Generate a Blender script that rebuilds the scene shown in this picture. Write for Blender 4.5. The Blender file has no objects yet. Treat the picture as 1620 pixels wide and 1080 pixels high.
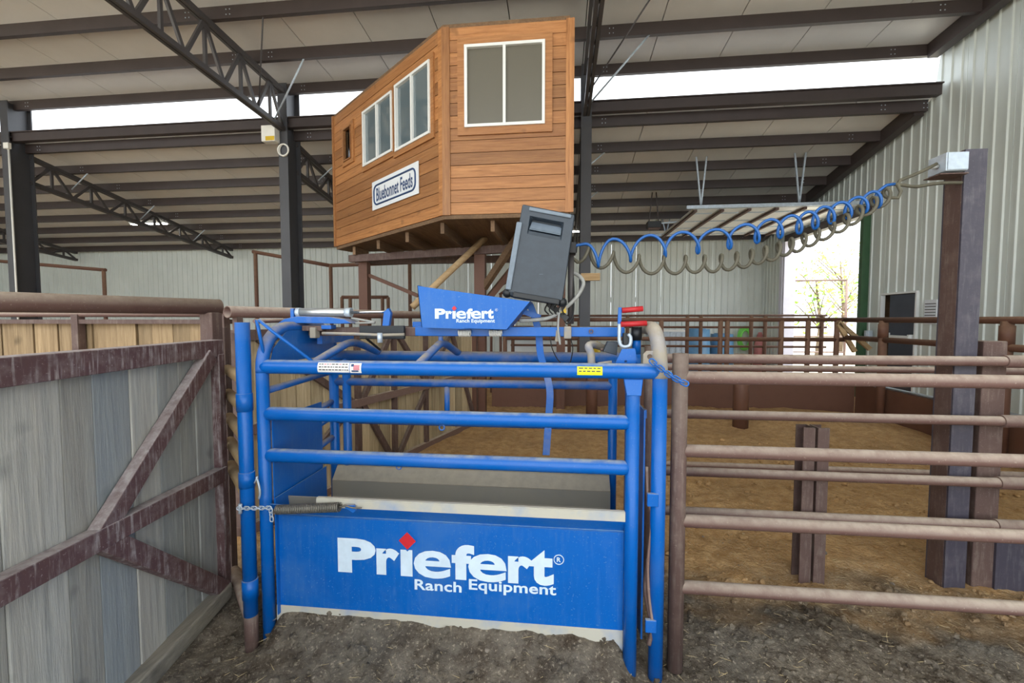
import bpy, math, random
from mathutils import Vector, Matrix, noise
R = math.radians
random.seed(7)
scene = bpy.context.scene
col = scene.collection

# ------------------------------------------------------------------ camera
CAM_H = 1.65
F_PX, YAW, HORIZON = 700.0, R(6.3), 505.0
PITCH = math.atan((540 - HORIZON) / F_PX)
cam_d = bpy.data.cameras.new('camera')
cam_d.sensor_width = 36.0
cam_d.lens = F_PX / 1620 * 36
cam_d.clip_start, cam_d.clip_end = 0.05, 300
cam = bpy.data.objects.new('camera', cam_d)
cam.location = (0, 0, CAM_H)
cam.rotation_euler = (math.pi / 2 - PITCH, 0, YAW)
col.objects.link(cam)
scene.camera = cam
CAM_M = cam.rotation_euler.to_matrix()

# ------------------------------------------------------------------ sky, sun, exposure
world = bpy.data.worlds.new('sky')
scene.world = world
world.use_nodes = True
wn = world.node_tree.nodes
bg = wn['Background']
bg.inputs[0].default_value = (0.86, 0.93, 1.0, 1)
bg.inputs[1].default_value = 1.0
sun_d = bpy.data.lights.new('sun_offscreen', 'SUN')
sun_d.energy = 2.6
sun_d.angle = R(1.0)
sun_d.color = (1.0, 0.95, 0.86)
sun = bpy.data.objects.new('sun_offscreen', sun_d)
sun.rotation_euler = (R(34), 0, R(-12))
sun.location = (0, -10, 20)
col.objects.link(sun)
vs = scene.view_settings
vs.view_transform = 'Standard'
vs.look = 'None'
vs.gamma = 1.0
vs.use_curve_mapping = False
vs.exposure = 1.9

# ------------------------------------------------------------------ helpers
def ray(px, py):
    d = Vector(((px - 810) / F_PX, -(py - 540) / F_PX, -1.0))
    return CAM_M @ d

def at(px, py, X=None, Y=None, Z=None):
    d = ray(px, py)
    if X is not None: t = X / d.x
    elif Y is not None: t = Y / d.y
    else: t = (Z - CAM_H) / d.z
    return Vector((0, 0, CAM_H)) + d * t

def atp(px, py, p, n):
    d = ray(px, py); o = Vector((0, 0, CAM_H))
    return o + d * ((p - o).dot(n) / d.dot(n))

def V(*a): return Vector(a)

WL = {}   # world location of every created object

class MB:
    """collects simple shapes and links them as one mesh object"""
    def __init__(s): s.v = []; s.f = []; s.sm = []
    def add(s, vs, fs, smooth=False):
        b = len(s.v); s.v += [Vector(x) for x in vs]
        for f in fs: s.f.append(tuple(b + i for i in f)); s.sm.append(smooth)
        return s
    def box(s, c, d, rz=0.0, M=None):
        c = Vector(c); x, y, z = d[0] / 2, d[1] / 2, d[2] / 2
        m = M if M is not None else Matrix.Rotation(rz, 3, 'Z')
        vs = [c + m @ Vector((i * x, j * y, k * z)) for k in (-1, 1) for j in (-1, 1) for i in (-1, 1)]
        return s.add(vs, [(0, 2, 3, 1), (4, 5, 7, 6), (0, 1, 5, 4), (2, 6, 7, 3), (0, 4, 6, 2), (1, 3, 7, 5)])
    def beam(s, p0, p1, w, h, up=(0, 0, 1)):
        p0, p1 = Vector(p0), Vector(p1); d = p1 - p0; L = d.length; d.normalize()
        u = Vector(up)
        if abs(d.dot(u)) > 0.98: u = Vector((0, 1, 0))
        sx = d.cross(u).normalized(); uz = sx.cross(d).normalized()
        m = Matrix((sx, d, uz)).transposed()
        return s.box((p0 + p1) / 2, (w, L, h), M=m)
    def tube(s, pts, r, seg=12, caps=True, closed=False):
        pts = [Vector(p) for p in pts]; n = len(pts)
        rs = r if isinstance(r, (list, tuple)) else [r] * n
        T = []
        for i in range(n):
            a = pts[(i - 1) % n] if (closed or i > 0) else pts[0]
            b = pts[(i + 1) % n] if (closed or i < n - 1) else pts[-1]
            t = b - a
            T.append(t.normalized() if t.length > 1e-9 else Vector((0, 0, 1)))
        ref = Vector((0, 0, 1)) if abs(T[0].z) < 0.9 else Vector((1, 0, 0))
        N = (ref - T[0] * ref.dot(T[0])).normalized()
        vs = []
        for i in range(n):
            N = (N - T[i] * N.dot(T[i])).normalized(); B = T[i].cross(N)
            for k in range(seg):
                a = 2 * math.pi * k / seg
                vs.append(pts[i] + (N * math.cos(a) + B * math.sin(a)) * rs[i])
        fs = []
        for i in range(n if closed else n - 1):
            j = (i + 1) % n
            for k in range(seg):
                fs.append((i * seg + k, i * seg + (k + 1) % seg, j * seg + (k + 1) % seg, j * seg + k))
        s.add(vs, fs, True)
        if caps and not closed:
            b = len(s.v) - len(vs)
            s.f.append(tuple(b + k for k in reversed(range(seg)))); s.sm.append(False)
            s.f.append(tuple(b + (n - 1) * seg + k for k in range(seg))); s.sm.append(False)
        return s
    def pipe(s, p0, p1, r, wall=0.006, seg=20):
        """open-ended pipe with a real bore"""
        p0, p1 = Vector(p0), Vector(p1); d = (p1 - p0).normalized()
        ref = Vector((0, 0, 1)) if abs(d.z) < 0.9 else Vector((1, 0, 0))
        N = (ref - d * ref.dot(d)).normalized(); B = d.cross(N)
        vs = []
        for p, rr in ((p0, r), (p1, r), (p1, r - wall), (p0, r - wall)):
            for k in range(seg):
                a = 2 * math.pi * k / seg
                vs.append(p + (N * math.cos(a) + B * math.sin(a)) * rr)
        for i in range(4):
            j = (i + 1) % 4
            fs = [(i * seg + k, i * seg + (k + 1) % seg, j * seg + (k + 1) % seg, j * seg + k) for k in range(seg)]
            if i == 0:
                b = len(s.v); s.v += [Vector(x) for x in vs]
            for f in fs: s.f.append(tuple(b + q for q in f)); s.sm.append(i in (0, 2))
        return s
    def prism(s, pts, vec):
        pts = [Vector(p) for p in pts]; vec = Vector(vec); n = len(pts)
        fs = [tuple(reversed(range(n))), tuple(range(n, 2 * n))]
        fs += [(i, (i + 1) % n, n + (i + 1) % n, n + i) for i in range(n)]
        return s.add(pts + [p + vec for p in pts], fs)
    def ball(s, c, r, seg=8, rings=5, sc=(1, 1, 1)):
        c = Vector(c); vs = [c + Vector((0, 0, r * sc[2]))]
        for i in range(1, rings):
            a = math.pi * i / rings
            for k in range(seg):
                b = 2 * math.pi * k / seg
                vs.append(c + Vector((r * math.sin(a) * math.cos(b) * sc[0], r * math.sin(a) * math.sin(b) * sc[1], r * math.cos(a) * sc[2])))
        vs.append(c - Vector((0, 0, r * sc[2]))); fs = []
        for k in range(seg): fs.append((0, 1 + k, 1 + (k + 1) % seg))
        for i in range(rings - 2):
            for k in range(seg):
                a = 1 + i * seg; b = a + seg
                fs.append((a + k, b + k, b + (k + 1) % seg, a + (k + 1) % seg))
        e = len(vs) - 1; a = 1 + (rings - 2) * seg
        for k in range(seg): fs.append((e, a + (k + 1) % seg, a + k))
        return s.add(vs, fs, True)
    def mesh(s, name, off=Vector((0, 0, 0))):
        me = bpy.data.meshes.new(name)
        me.from_pydata([tuple(v - off) for v in s.v], [], s.f)
        me.polygons.foreach_set('use_smooth', s.sm)
        me.update()
        return me
    def obj(s, name, mat, parent=None, bevel=0.0, label=None):
        if parent is not None: off = WL[parent.name]
        else:
            lo = [min(v[i] for v in s.v) for i in range(3)]; hi = [max(v[i] for v in s.v) for i in range(3)]
            off = Vector(((lo[0] + hi[0]) / 2, (lo[1] + hi[1]) / 2, lo[2]))
        me = s.mesh(name, off)
        if mat: me.materials.append(M[mat] if isinstance(mat, str) else mat)
        o = bpy.data.objects.new(name, me); col.objects.link(o)
        if parent is not None: o.parent = parent
        else: o.location = off
        WL[o.name] = off
        if bevel:
            b = o.modifiers.new('edge', 'BEVEL'); b.width = bevel; b.segments = 2; b.limit_method = 'ANGLE'
        if label: o['label'] = label
        return o

def tag(o, label, cat=None, group=None, kind=None):
    o['label'] = label
    if cat: o['category'] = cat
    if group: o['group'] = group
    if kind: o['kind'] = kind
    return o

def thing(name, loc, label, cat=None, group=None, kind=None):
    o = bpy.data.objects.new(name, None); col.objects.link(o)
    o.empty_display_size = 0.1; o.location = loc; WL[o.name] = Vector(loc)
    return tag(o, label, cat, group, kind)

def instance(o, off, parent, name=None):
    """a copy of a part, shifted by off, sharing its mesh"""
    c = o.copy(); col.objects.link(c); c.parent = parent; c.location = Vector(off)
    return c

def arc(c, a, b, r, a0, a1, n=8):
    """points on a circle spanned by unit vectors a, b"""
    c, a, b = Vector(c), Vector(a), Vector(b)
    return [c + a * r * math.cos(a0 + (a1 - a0) * i / n) + b * r * math.sin(a0 + (a1 - a0) * i / n) for i in range(n + 1)]

def smooth_path(pts, n=6):
    pts = [Vector(p) for p in pts]; out = []
    P = [pts[0] * 2 - pts[1]] + pts + [pts[-1] * 2 - pts[-2]]
    for i in range(1, len(P) - 2):
        for k in range(n):
            t = k / n
            a, b, c, d = P[i - 1], P[i], P[i + 1], P[i + 2]
            out.append(0.5 * ((2 * b) + (c - a) * t + (2 * a - 5 * b + 4 * c - d) * t * t + (3 * b - a - 3 * c + d) * t ** 3))
    out.append(pts[-1])
    return out

def text_mb(body, o, u, v, width, height, bold=0.0, depth=0.001, spacing=1.0):
    """flat lettering: o = lower left corner, u / v = unit directions"""
    cu = bpy.data.curves.new('lettering', 'FONT'); cu.body = body; cu.size = 1.0
    cu.offset = bold; cu.space_character = spacing; cu.resolution_u = 4
    ob = bpy.data.objects.new('lettering', cu); col.objects.link(ob)
    dg = bpy.context.evaluated_depsgraph_get()
    me = bpy.data.meshes.new_from_object(ob.evaluated_get(dg))
    xs = [w.co.x for w in me.vertices]; ys = [w.co.y for w in me.vertices]
    x0, x1 = min(xs), max(xs); ymax = max(ys)
    ybase = 0.0 - bold
    sx = width / (x1 - x0); sy = height / (ymax - ybase)
    o, u, v = Vector(o), Vector(u), Vector(v); n = u.cross(v).normalized()
    mb = MB()
    mb.add([o + u * (w.co.x - x0) * sx + v * (w.co.y - ybase) * sy + n * depth for w in me.vertices],
           [tuple(p.vertices) for p in me.polygons])
    bpy.data.objects.remove(ob); bpy.data.curves.remove(cu); bpy.data.meshes.remove(me)
    return mb, lambda x, y: o + u * (x - x0) * sx + v * (y - ybase) * sy

# ------------------------------------------------------------------ materials
M = {}
def srgb(r, g, b):
    f = lambda c: (c / 255 / 12.92) if c / 255 <= 0.04045 else ((c / 255 + 0.055) / 1.055) ** 2.4
    return (f(r), f(g), f(b), 1)

def new_mat(name):
    m = bpy.data.materials.new(name); m.use_nodes = True
    nt = m.node_tree; nd = nt.nodes
    p = nd['Principled BSDF']; M[name] = m
    return m, nt, nd, p

def ln(nt, a, b): nt.links.new(a, b)

def node(nd, t, **kw):
    n = nd.new(t)
    for k, v in kw.items(): setattr(n, k, v)
    return n

def mixrgb(nt, fac, a, b, mode='MIX'):
    n = nt.nodes.new('ShaderNodeMix'); n.data_type = 'RGBA'; n.blend_type = mode
    for i, s in ((0, fac), (6, a), (7, b)):
        if hasattr(s, 'default_value') or hasattr(s, 'is_linked'): nt.links.new(s, n.inputs[i])
        else: n.inputs[i].default_value = s
    return n.outputs[2]

def ramp(nt, src, lo, hi, a=0.0, b=1.0):
    n = nt.nodes.new('ShaderNodeMapRange'); nt.links.new(src, n.inputs[0])
    n.inputs[1].default_value, n.inputs[2].default_value = lo, hi
    n.inputs[3].default_value, n.inputs[4].default_value = a, b
    return n.outputs[0]

def noise_n(nt, scale, detail=4, rough=0.55, vec=None):
    n = nt.nodes.new('ShaderNodeTexNoise'); n.inputs['Scale'].default_value = scale
    n.inputs['Detail'].default_value = detail; n.inputs['Roughness'].default_value = rough
    if vec is not None: nt.links.new(vec, n.inputs['Vector'])
    return n.outputs[0]

def math_n(nt, op, a, b):
    n = nt.nodes.new('ShaderNodeMath'); n.operation = op
    for i, s in enumerate((a, b)):
        if hasattr(s, 'is_linked'): nt.links.new(s, n.inputs[i])
        else: n.inputs[i].default_value = s
    return n.outputs[0]

def coords(nt):
    """object coordinates shifted per object so that alike pieces differ"""
    tc = nt.nodes.new('ShaderNodeTexCoord'); oi = nt.nodes.new('ShaderNodeObjectInfo')
    cm = nt.nodes.new('ShaderNodeVectorMath'); cm.operation = 'MULTIPLY_ADD'
    cb = nt.nodes.new('ShaderNodeCombineXYZ')
    for i in range(3): nt.links.new(oi.outputs['Random'], cb.inputs[i])
    cm.inputs[1].default_value = (37, 53, 71)
    nt.links.new(cb.outputs[0], cm.inputs[0]); nt.links.new(tc.outputs['Object'], cm.inputs[2])
    return cm.outputs[0], oi.outputs['Random']

def bump(nt, p, h, strength=0.3, dist=0.01):
    b = nt.nodes.new('ShaderNodeBump'); b.inputs['Strength'].default_value = strength
    b.inputs['Distance'].default_value = dist
    nt.links.new(h, b.inputs['Height']); nt.links.new(b.outputs[0], p.inputs['Normal'])

def dusty(name, base, dust, rough=0.5, metal=0.0, amount=0.9, blotch=0.25, blotch_col=None, bscale=6.0, speck=0.0, lo=0.25, coat=0.0, streak=0.0, spec=0.5, dmin=0.35):
    """paint or steel with dust that has settled on faces turned up, blotches of wear and specks"""
    m, nt, nd, p = new_mat(name)
    vec, rnd = coords(nt)
    geo = nd.new('ShaderNodeNewGeometry'); sep = nd.new('ShaderNodeSeparateXYZ'); ln(nt, geo.outputs['Normal'], sep.inputs[0])
    up = ramp(nt, sep.outputs[2], lo, 0.95)
    n1 = noise_n(nt, 18, 5, 0.65, vec); n2 = noise_n(nt, bscale, 4, 0.6, vec)
    fd = math_n(nt, 'MULTIPLY', up, ramp(nt, n1, 0.3, 0.6, dmin, amount))
    p.inputs['Specular IOR Level'].default_value = spec
    c = mixrgb(nt, math_n(nt, 'MULTIPLY', ramp(nt, n2, 0.5, 0.75), blotch), base, blotch_col or dust)
    if speck:
        n3 = noise_n(nt, 120, 2, 0.5, vec)
        c = mixrgb(nt, math_n(nt, 'MULTIPLY', ramp(nt, n3, 0.66, 0.72), speck), c, dust)
    if streak:
        sv = nd.new('ShaderNodeVectorMath'); sv.operation = 'MULTIPLY'; sv.inputs[1].default_value = (1, 1, 0.09); ln(nt, vec, sv.inputs[0])
        n4 = noise_n(nt, 55, 3, 0.6, sv.outputs[0])
        c = mixrgb(nt, math_n(nt, 'MULTIPLY', math_n(nt, 'MULTIPLY', ramp(nt, n4, 0.5, 0.64), ramp(nt, n1, 0.35, 0.6)), streak), c, dust)
    c = mixrgb(nt, fd, c, dust)
    ln(nt, c, p.inputs['Base Color'])
    p.inputs['Metallic'].default_value = metal
    ln(nt, ramp(nt, fd, 0, 1, rough, 0.9), p.inputs['Roughness'])
    bump(nt, p, n1, 0.12, 0.004)
    if coat: p.inputs['Coat Weight'].default_value = coat
    return m

def plain(name, c, rough=0.5, metal=0.0, var=0.12, scale=5.0, emit=None, es=0.0):
    m, nt, nd, p = new_mat(name)
    vec, rnd = coords(nt)
    n = noise_n(nt, scale, 4, 0.6, vec)
    dark = tuple(x * (1 - var) for x in c[:3]) + (1,); lite = tuple(min(1, x * (1 + var)) for x in c[:3]) + (1,)
    ln(nt, mixrgb(nt, ramp(nt, n, 0.3, 0.7), dark, lite), p.inputs['Base Color'])
    p.inputs['Roughness'].default_value = rough; p.inputs['Metallic'].default_value = metal
    if emit: p.inputs['Emission Color'].default_value = emit; p.inputs['Emission Strength'].default_value = es
    return m

def wood(name, c1, c2, c3, axis='Z', rz=0.0, rough=0.8, grain=14.0, knots=0.5, tint=None):
    """boards: grain drawn out along one axis, knots, each board its own tone"""
    m, nt, nd, p = new_mat(name)
    vec, rnd = coords(nt)
    rot = nd.new('ShaderNodeVectorRotate'); rot.rotation_type = 'Z_AXIS'; rot.inputs['Angle'].default_value = -rz
    ln(nt, vec, rot.inputs['Vector'])
    mp = nd.new('ShaderNodeVectorMath'); mp.operation = 'MULTIPLY'
    k = 0.06; mp.inputs[1].default_value = {'X': (k, 1, 1), 'Y': (1, k, 1), 'Z': (1, 1, k)}[axis]
    ln(nt, rot.outputs[0], mp.inputs[0])
    g = noise_n(nt, grain * 3, 6, 0.7, mp.outputs[0]); g2 = noise_n(nt, grain * 0.5, 3, 0.5, mp.outputs[0])
    kn = noise_n(nt, 5.5, 2, 0.4, vec)
    c = mixrgb(nt, ramp(nt, g, 0.36, 0.62), c1, c2)
    c = mixrgb(nt, ramp(nt, g, 0.36, 0.27, 0, 0.6), c, tuple(x * 0.3 for x in c1[:3]) + (1,))
    c = mixrgb(nt, ramp(nt, g2, 0.35, 0.75, 0, 0.55), c, c3)
    c = mixrgb(nt, ramp(nt, kn, 0.66, 0.78, 0, knots), c, tuple(x * 0.35 for x in c1[:3]) + (1,))
    v = ramp(nt, rnd, 0, 1, 0.72, 1.22)
    hs = nd.new('ShaderNodeHueSaturation'); ln(nt, c, hs.inputs['Color']); ln(nt, v, hs.inputs['Value'])
    c = hs.outputs[0]
    if tint: c = mixrgb(nt, ramp(nt, math_n(nt, 'FRACT', math_n(nt, 'MULTIPLY', rnd, 7.3), 0), 0.5, 0.9, 0, 0.6), c, tint)
    ln(nt, c, p.inputs['Base Color']); p.inputs['Roughness'].default_value = rough
    bump(nt, p, g, 0.6, 0.01)
    return m

dusty('rail_tan', srgb(150, 126, 92), srgb(178, 158, 126), rough=0.7, amount=0.9, blotch=0.4, blotch_col=srgb(120, 96, 70), bscale=8)
DUST = srgb(172, 160, 142)
dusty('blue_paint', srgb(0, 92, 176), srgb(165, 172, 172), rough=0.3, amount=0.85, blotch=0.06, speck=0.12, lo=0.62, bscale=4, spec=0.35, dmin=0.2)
dusty('blue_sheet', srgb(0, 92, 176), srgb(120, 150, 170), rough=0.36, amount=0.85, blotch=0.16, speck=0.3, lo=0.4, bscale=2.5, spec=0.35, streak=0.08)
dusty('blue_worn', srgb(0, 92, 176), srgb(158, 150, 138), rough=0.5, amount=1.0, blotch=0.35, speck=0.2, lo=0.1, bscale=8)
dusty('dust_caked', srgb(150, 142, 128), srgb(186, 176, 160), rough=0.85, amount=0.9, blotch=0.45, blotch_col=srgb(40, 100, 170), bscale=9)
dusty('pan_inside', srgb(142, 136, 124), srgb(176, 166, 148), rough=0.7, amount=0.9, blotch=0.5, blotch_col=srgb(116, 118, 120), bscale=3, lo=0.1)
dusty('cream_edge', srgb(186, 182, 168), srgb(196, 190, 176), rough=0.75, amount=0.9, blotch=0.5, blotch_col=srgb(70, 130, 195), bscale=5)
dusty('rust_pipe', srgb(112, 84, 76), srgb(188, 174, 158), rough=0.62, amount=1.0, blotch=0.45, blotch_col=srgb(96, 62, 56), speck=0.3, bscale=9, lo=-0.15, dmin=0.5)
dusty('rust_post', srgb(90, 69, 63), srgb(152, 140, 128), rough=0.7, amount=0.8, blotch=0.55, blotch_col=srgb(124, 104, 94), speck=0.35, bscale=7, lo=0.3, streak=0.25)
dusty('far_rust', srgb(104, 70, 54), srgb(150, 120, 96), rough=0.65, amount=0.8, blotch=0.4, blotch_col=srgb(84, 52, 40), bscale=4, lo=0.1)
dusty('gate_steel', srgb(94, 68, 68), srgb(176, 168, 168), rough=0.6, amount=0.95, blotch=0.65, blotch_col=srgb(136, 122, 122), speck=0.5, bscale=16, lo=0.2, streak=0.75)
dusty('dark_beam', srgb(66, 62, 74), srgb(120, 118, 122), rough=0.45, amount=0.7, blotch=0.45, blotch_col=srgb(98, 92, 100), speck=0.35, bscale=14, streak=0.3)
plain('purlin', srgb(64, 55, 54), 0.5, 0.0, 0.12, 3)
plain('column', srgb(66, 66, 70), 0.5, 0.0, 0.1, 2)
plain('truss', srgb(70, 66, 66), 0.55, 0.0, 0.1, 4)
plain('roof_liner', srgb(232, 232, 232), 0.4, 0.0, 0.04, 1.5)
plain('roof_deck', srgb(120, 116, 112), 0.8)
plain('wall_metal', srgb(206, 212, 206), 0.42, 0.0, 0.05, 1.2)
plain('wall_metal_back', srgb(206, 212, 206), 0.42, 0.0, 0.05, 1.2)
plain('white_metal', srgb(226, 228, 226), 0.4, 0.0, 0.05)
plain('jamb', srgb(205, 202, 214), 0.5, 0.0, 0.06)
plain('green_trim', srgb(58, 92, 62), 0.5)
plain('dark_door', srgb(58, 62, 74), 0.4)
plain('black_plastic', srgb(40, 50, 60), 0.42, 0.0, 0.15, 30)
plain('dark_plastic', srgb(22, 26, 30), 0.5, 0.0, 0.1, 30)
plain('grey_plastic', srgb(110, 122, 134), 0.55, 0.0, 0.12, 30)
plain('galv', srgb(186, 198, 210), 0.42, 0.3, 0.14, 22)
plain('chrome', srgb(225, 228, 232), 0.15, 1.0, 0.04)
plain('aluminium', srgb(200, 206, 212), 0.32, 0.85, 0.06)
plain('spring_steel', srgb(122, 118, 110), 0.45, 0.6, 0.2, 20)
plain('black_rubber', srgb(26, 26, 27), 0.6)
plain('red_grip', srgb(178, 30, 36), 0.5, 0.0, 0.15, 14)
plain('blue_hose', srgb(18, 86, 158), 0.32, 0.0, 0.1, 10)
plain('grey_hose', srgb(86, 82, 68), 0.65, 0.0, 0.22, 14)
plain('cable_dusty', srgb(150, 150, 146), 0.7, 0.0, 0.2, 24)
plain('letter_white', srgb(205, 222, 236), 0.6, 0.0, 0.08, 12)
plain('letter_red', srgb(200, 32, 44), 0.5, 0.0, 0.1, 12)
plain('letter_navy', srgb(40, 66, 108), 0.6)
plain('sign_white', srgb(226, 230, 234), 0.22, 0.0, 0.03)
plain('sticker_white', srgb(224, 222, 218), 0.5)
plain('sticker_yellow', srgb(214, 222, 30), 0.5)
plain('sticker_ink', srgb(70, 66, 66), 0.6)
plain('sticker_red', srgb(205, 130, 140), 0.6)
plain('yellow_paint', srgb(208, 172, 30), 0.5)
plain('white_paint', srgb(228, 226, 218), 0.45, 0.0, 0.05)
plain('lamp_glow', srgb(255, 250, 235), 0.5, 0, 0, 1, (1, 0.96, 0.85, 1), 5.0)
plain('blue_drum', srgb(96, 140, 176), 0.4)
plain('green_hose', srgb(120, 210, 90), 0.45)
plain('pink_plastic', srgb(190, 120, 120), 0.5)
plain('straw', srgb(196, 176, 132), 0.8, 0.0, 0.25, 3)
plain('pebble', srgb(124, 114, 102), 0.9, 0.0, 0.3, 14)
plain('bark', srgb(96, 82, 66), 0.9, 0.0, 0.25, 8)
plain('leaf', srgb(120, 160, 50), 0.6, 0.0, 0.35, 1.5)
plain('leaf_dry', srgb(176, 150, 96), 0.6, 0.0, 0.3, 1.5)
plain('gravel', srgb(206, 198, 180), 0.9, 0.0, 0.15, 1)
wood('grey_plank', srgb(150, 154, 154), srgb(184, 186, 182), srgb(164, 154, 140), 'Z', grain=12, knots=0.75, tint=srgb(140, 156, 170))
wood('grey_log', srgb(120, 116, 108), srgb(160, 154, 142), srgb(134, 124, 108), 'Y', knots=0.4)
wood('tan_plank', srgb(174, 154, 120), srgb(208, 190, 156), srgb(154, 134, 104), 'Z', knots=0.35)
wood('brown_plank', srgb(136, 112, 80), srgb(172, 146, 110), srgb(114, 92, 66), 'Z', knots=0.6)
wood('cedar', srgb(152, 100, 56), srgb(182, 128, 78), srgb(132, 84, 48), 'X', knots=0.5, rough=0.5)
wood('cedar_side', srgb(152, 100, 56), srgb(182, 128, 78), srgb(132, 84, 48), 'X', rz=math.atan2(2.17, -2.59), knots=0.5, rough=0.5)
wood('cedar_upright', srgb(152, 100, 56), srgb(182, 128, 78), srgb(132, 84, 48), 'Z', knots=0.4, rough=0.5)
wood('joist', srgb(110, 84, 60), srgb(134, 106, 78), srgb(92, 70, 52), 'Y', knots=0.4)
wood('brace_timber', srgb(178, 146, 104), srgb(200, 172, 132), srgb(158, 128, 92), 'X', knots=0.3)

def pane_mat(name, c, rough, spec):
    m, nt, nd, p = new_mat(name)
    p.inputs['Base Color'].default_value = c; p.inputs['Roughness'].default_value = rough
    p.inputs['Specular IOR Level'].default_value = spec
    p.inputs['Coat Weight'].default_value = 0.6; p.inputs['Coat Roughness'].default_value = rough
pane_mat('screen_pane', srgb(92, 88, 76), 0.35, 0.4)
m_, nt_, nd_, p_ = new_mat('clear_pane')
p_.inputs['Transmission Weight'].default_value = 1.0; p_.inputs['Roughness'].default_value = 0.02; p_.inputs['IOR'].default_value = 1.1
pane_mat('mirror_pane', srgb(96, 110, 116), 0.06, 1.0)

def dirt_mat():
    m, nt, nd, p = new_mat('dirt')
    geo = nd.new('ShaderNodeNewGeometry'); pos = geo.outputs['Position']
    sp = nd.new('ShaderNodeSeparateXYZ'); ln(nt, pos, sp.inputs[0])
    a = noise_n(nt, 9, 8, 0.7, pos); b = noise_n(nt, 1.6, 4, 0.6, pos); f = noise_n(nt, 60, 4, 0.7, pos); w = noise_n(nt, 2.2, 3, 0.5, pos)
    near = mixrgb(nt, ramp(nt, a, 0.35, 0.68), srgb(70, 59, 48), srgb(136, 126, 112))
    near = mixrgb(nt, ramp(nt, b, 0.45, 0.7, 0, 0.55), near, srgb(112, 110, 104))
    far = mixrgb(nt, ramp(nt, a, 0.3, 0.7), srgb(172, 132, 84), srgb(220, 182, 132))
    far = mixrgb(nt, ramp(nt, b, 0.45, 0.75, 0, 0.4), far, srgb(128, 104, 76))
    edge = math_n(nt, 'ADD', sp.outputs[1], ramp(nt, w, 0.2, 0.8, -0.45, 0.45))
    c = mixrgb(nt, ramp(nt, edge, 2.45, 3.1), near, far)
    c = mixrgb(nt, ramp(nt, f, 0.56, 0.68, 0, 0.6), c, srgb(196, 182, 160))
    dk = noise_n(nt, 43, 4, 0.7, pos)
    c = mixrgb(nt, ramp(nt, dk, 0.42, 0.28, 0, 0.5), c, srgb(62, 52, 42))     # bits of dark manure
    vo = nd.new('ShaderNodeTexVoronoi'); vo.inputs['Scale'].default_value = 34; ln(nt, pos, vo.inputs['Vector'])
    ln(nt, c, p.inputs['Base Color']); p.inputs['Roughness'].default_value = 0.95
    p.inputs['Specular IOR Level'].default_value = 0.15
    h = math_n(nt, 'ADD', math_n(nt, 'MULTIPLY', noise_n(nt, 12.7, 8, 0.7, pos), 0.6), math_n(nt, 'MULTIPLY', noise_n(nt, 74, 4, 0.7, pos), 0.4))
    h = math_n(nt, 'SUBTRACT', h, math_n(nt, 'MULTIPLY', vo.outputs['Distance'], 0.25))
    bump(nt, p, h, 0.9, 0.04)
dirt_mat()

# ------------------------------------------------------------------ the building
YC, YB, XR, XL, YF = 8.5, 14.9, 6.35, -23.0, -4.0
COLX = [-17.9, -11.66, -5.42, 0.44]
def low_z(y): return 5.463 - 0.1846 * (y - 8.68)       # underside of the lean-to liner
def up_z(y): return 6.305 + 0.065 * (8.5 - y)         # underside of the main roof liner

def ground_z(x, y):
    z = 0.035 * (noise.fractal(Vector((x * 1.3, y * 1.3, 3.1)), 1.0, 2.0, 3))
    if -3.5 < x < 4.5 and 0.3 < y < 9:
        z += 0.016 * noise.noise(Vector((x * 9, y * 9, 1.7))) + 0.012 * noise.noise(Vector((x * 22, y * 22, 5.2)))
        if y > 3.2 : z += 0.03 * abs(noise.noise(Vector((x * 4.5, y * 5.5, 8.8)))) - 0.01
    # dirt piled along the foot of the chute
    if -1.75 < x < 0.7:
        k = min(1, max(0, (x + 1.56) / 0.12)) * min(1, max(0, (0.37 - x) / 0.10))
        z += k * 0.2 * math.exp(-((y - 2.25) / 0.26) ** 2)
    z -= (0.06 + 0.012 * max(-1, min(2, x))) * min(1, max(0, (2.4 - y) / 0.35))
    z += 0.16 * math.exp(-((x - 4.2) / 1.0) ** 2 - ((y - 7.4) / 0.8) ** 2)
    z += 0.12 * math.exp(-((x - 2.0) / 1.6) ** 2 - ((y - 8.0) / 0.4) ** 2)
    return z

def axis_steps(lo, f0, f1, hi, fine, coarse):
    out = []; x = lo
    while x < f0 - 1e-6: out.append(x); x += min(coarse, max(fine, (f0 - x) * 0.25))
    x = f0
    while x < f1: out.append(x); x += fine
    while x < hi: out.append(x); x += min(coarse, max(fine, (x - f1) * 0.25 + fine))
    out.append(hi)
    return out
def make_floor():
    xs = axis_steps(XL, -2.4, 3.2, XR, 0.028, 0.6); ys = axis_steps(-4.2, 0.9, 4.2, YB, 0.028, 0.35)
    mb = MB(); nx = len(xs)
    mb.v = [Vector((x, y, ground_z(x, y))) for y in ys for x in xs]
    for j in range(len(ys) - 1):
        for i in range(nx - 1):
            a = j * nx + i; mb.f.append((a, a + 1, a + nx + 1, a + nx)); mb.sm.append(True)
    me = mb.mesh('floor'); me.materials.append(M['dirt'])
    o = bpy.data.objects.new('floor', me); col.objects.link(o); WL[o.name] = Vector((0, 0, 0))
    tag(o, 'loose brown dirt floor of the covered barn', kind='structure')
make_floor()
g = MB().box((14, 0, -0.24), (120, 110, 0.2)).obj('ground', 'gravel')
tag(g, 'pale sunlit gravel ground outside the barn', kind='structure')

def rib_profile(w, period=0.2, deep=0.02):
    """points (u, depth) of a ribbed sheet of width w"""
    out = [(0.0, 0.0)]; n = int(round(w / period))
    for i in range(n):
        c = (i + 0.5) * w / n
        out += [(c - 0.026, 0.0), (c - 0.012, deep), (c + 0.012, deep), (c + 0.026, 0.0)]
    out.append((w, 0.0))
    return out

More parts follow.
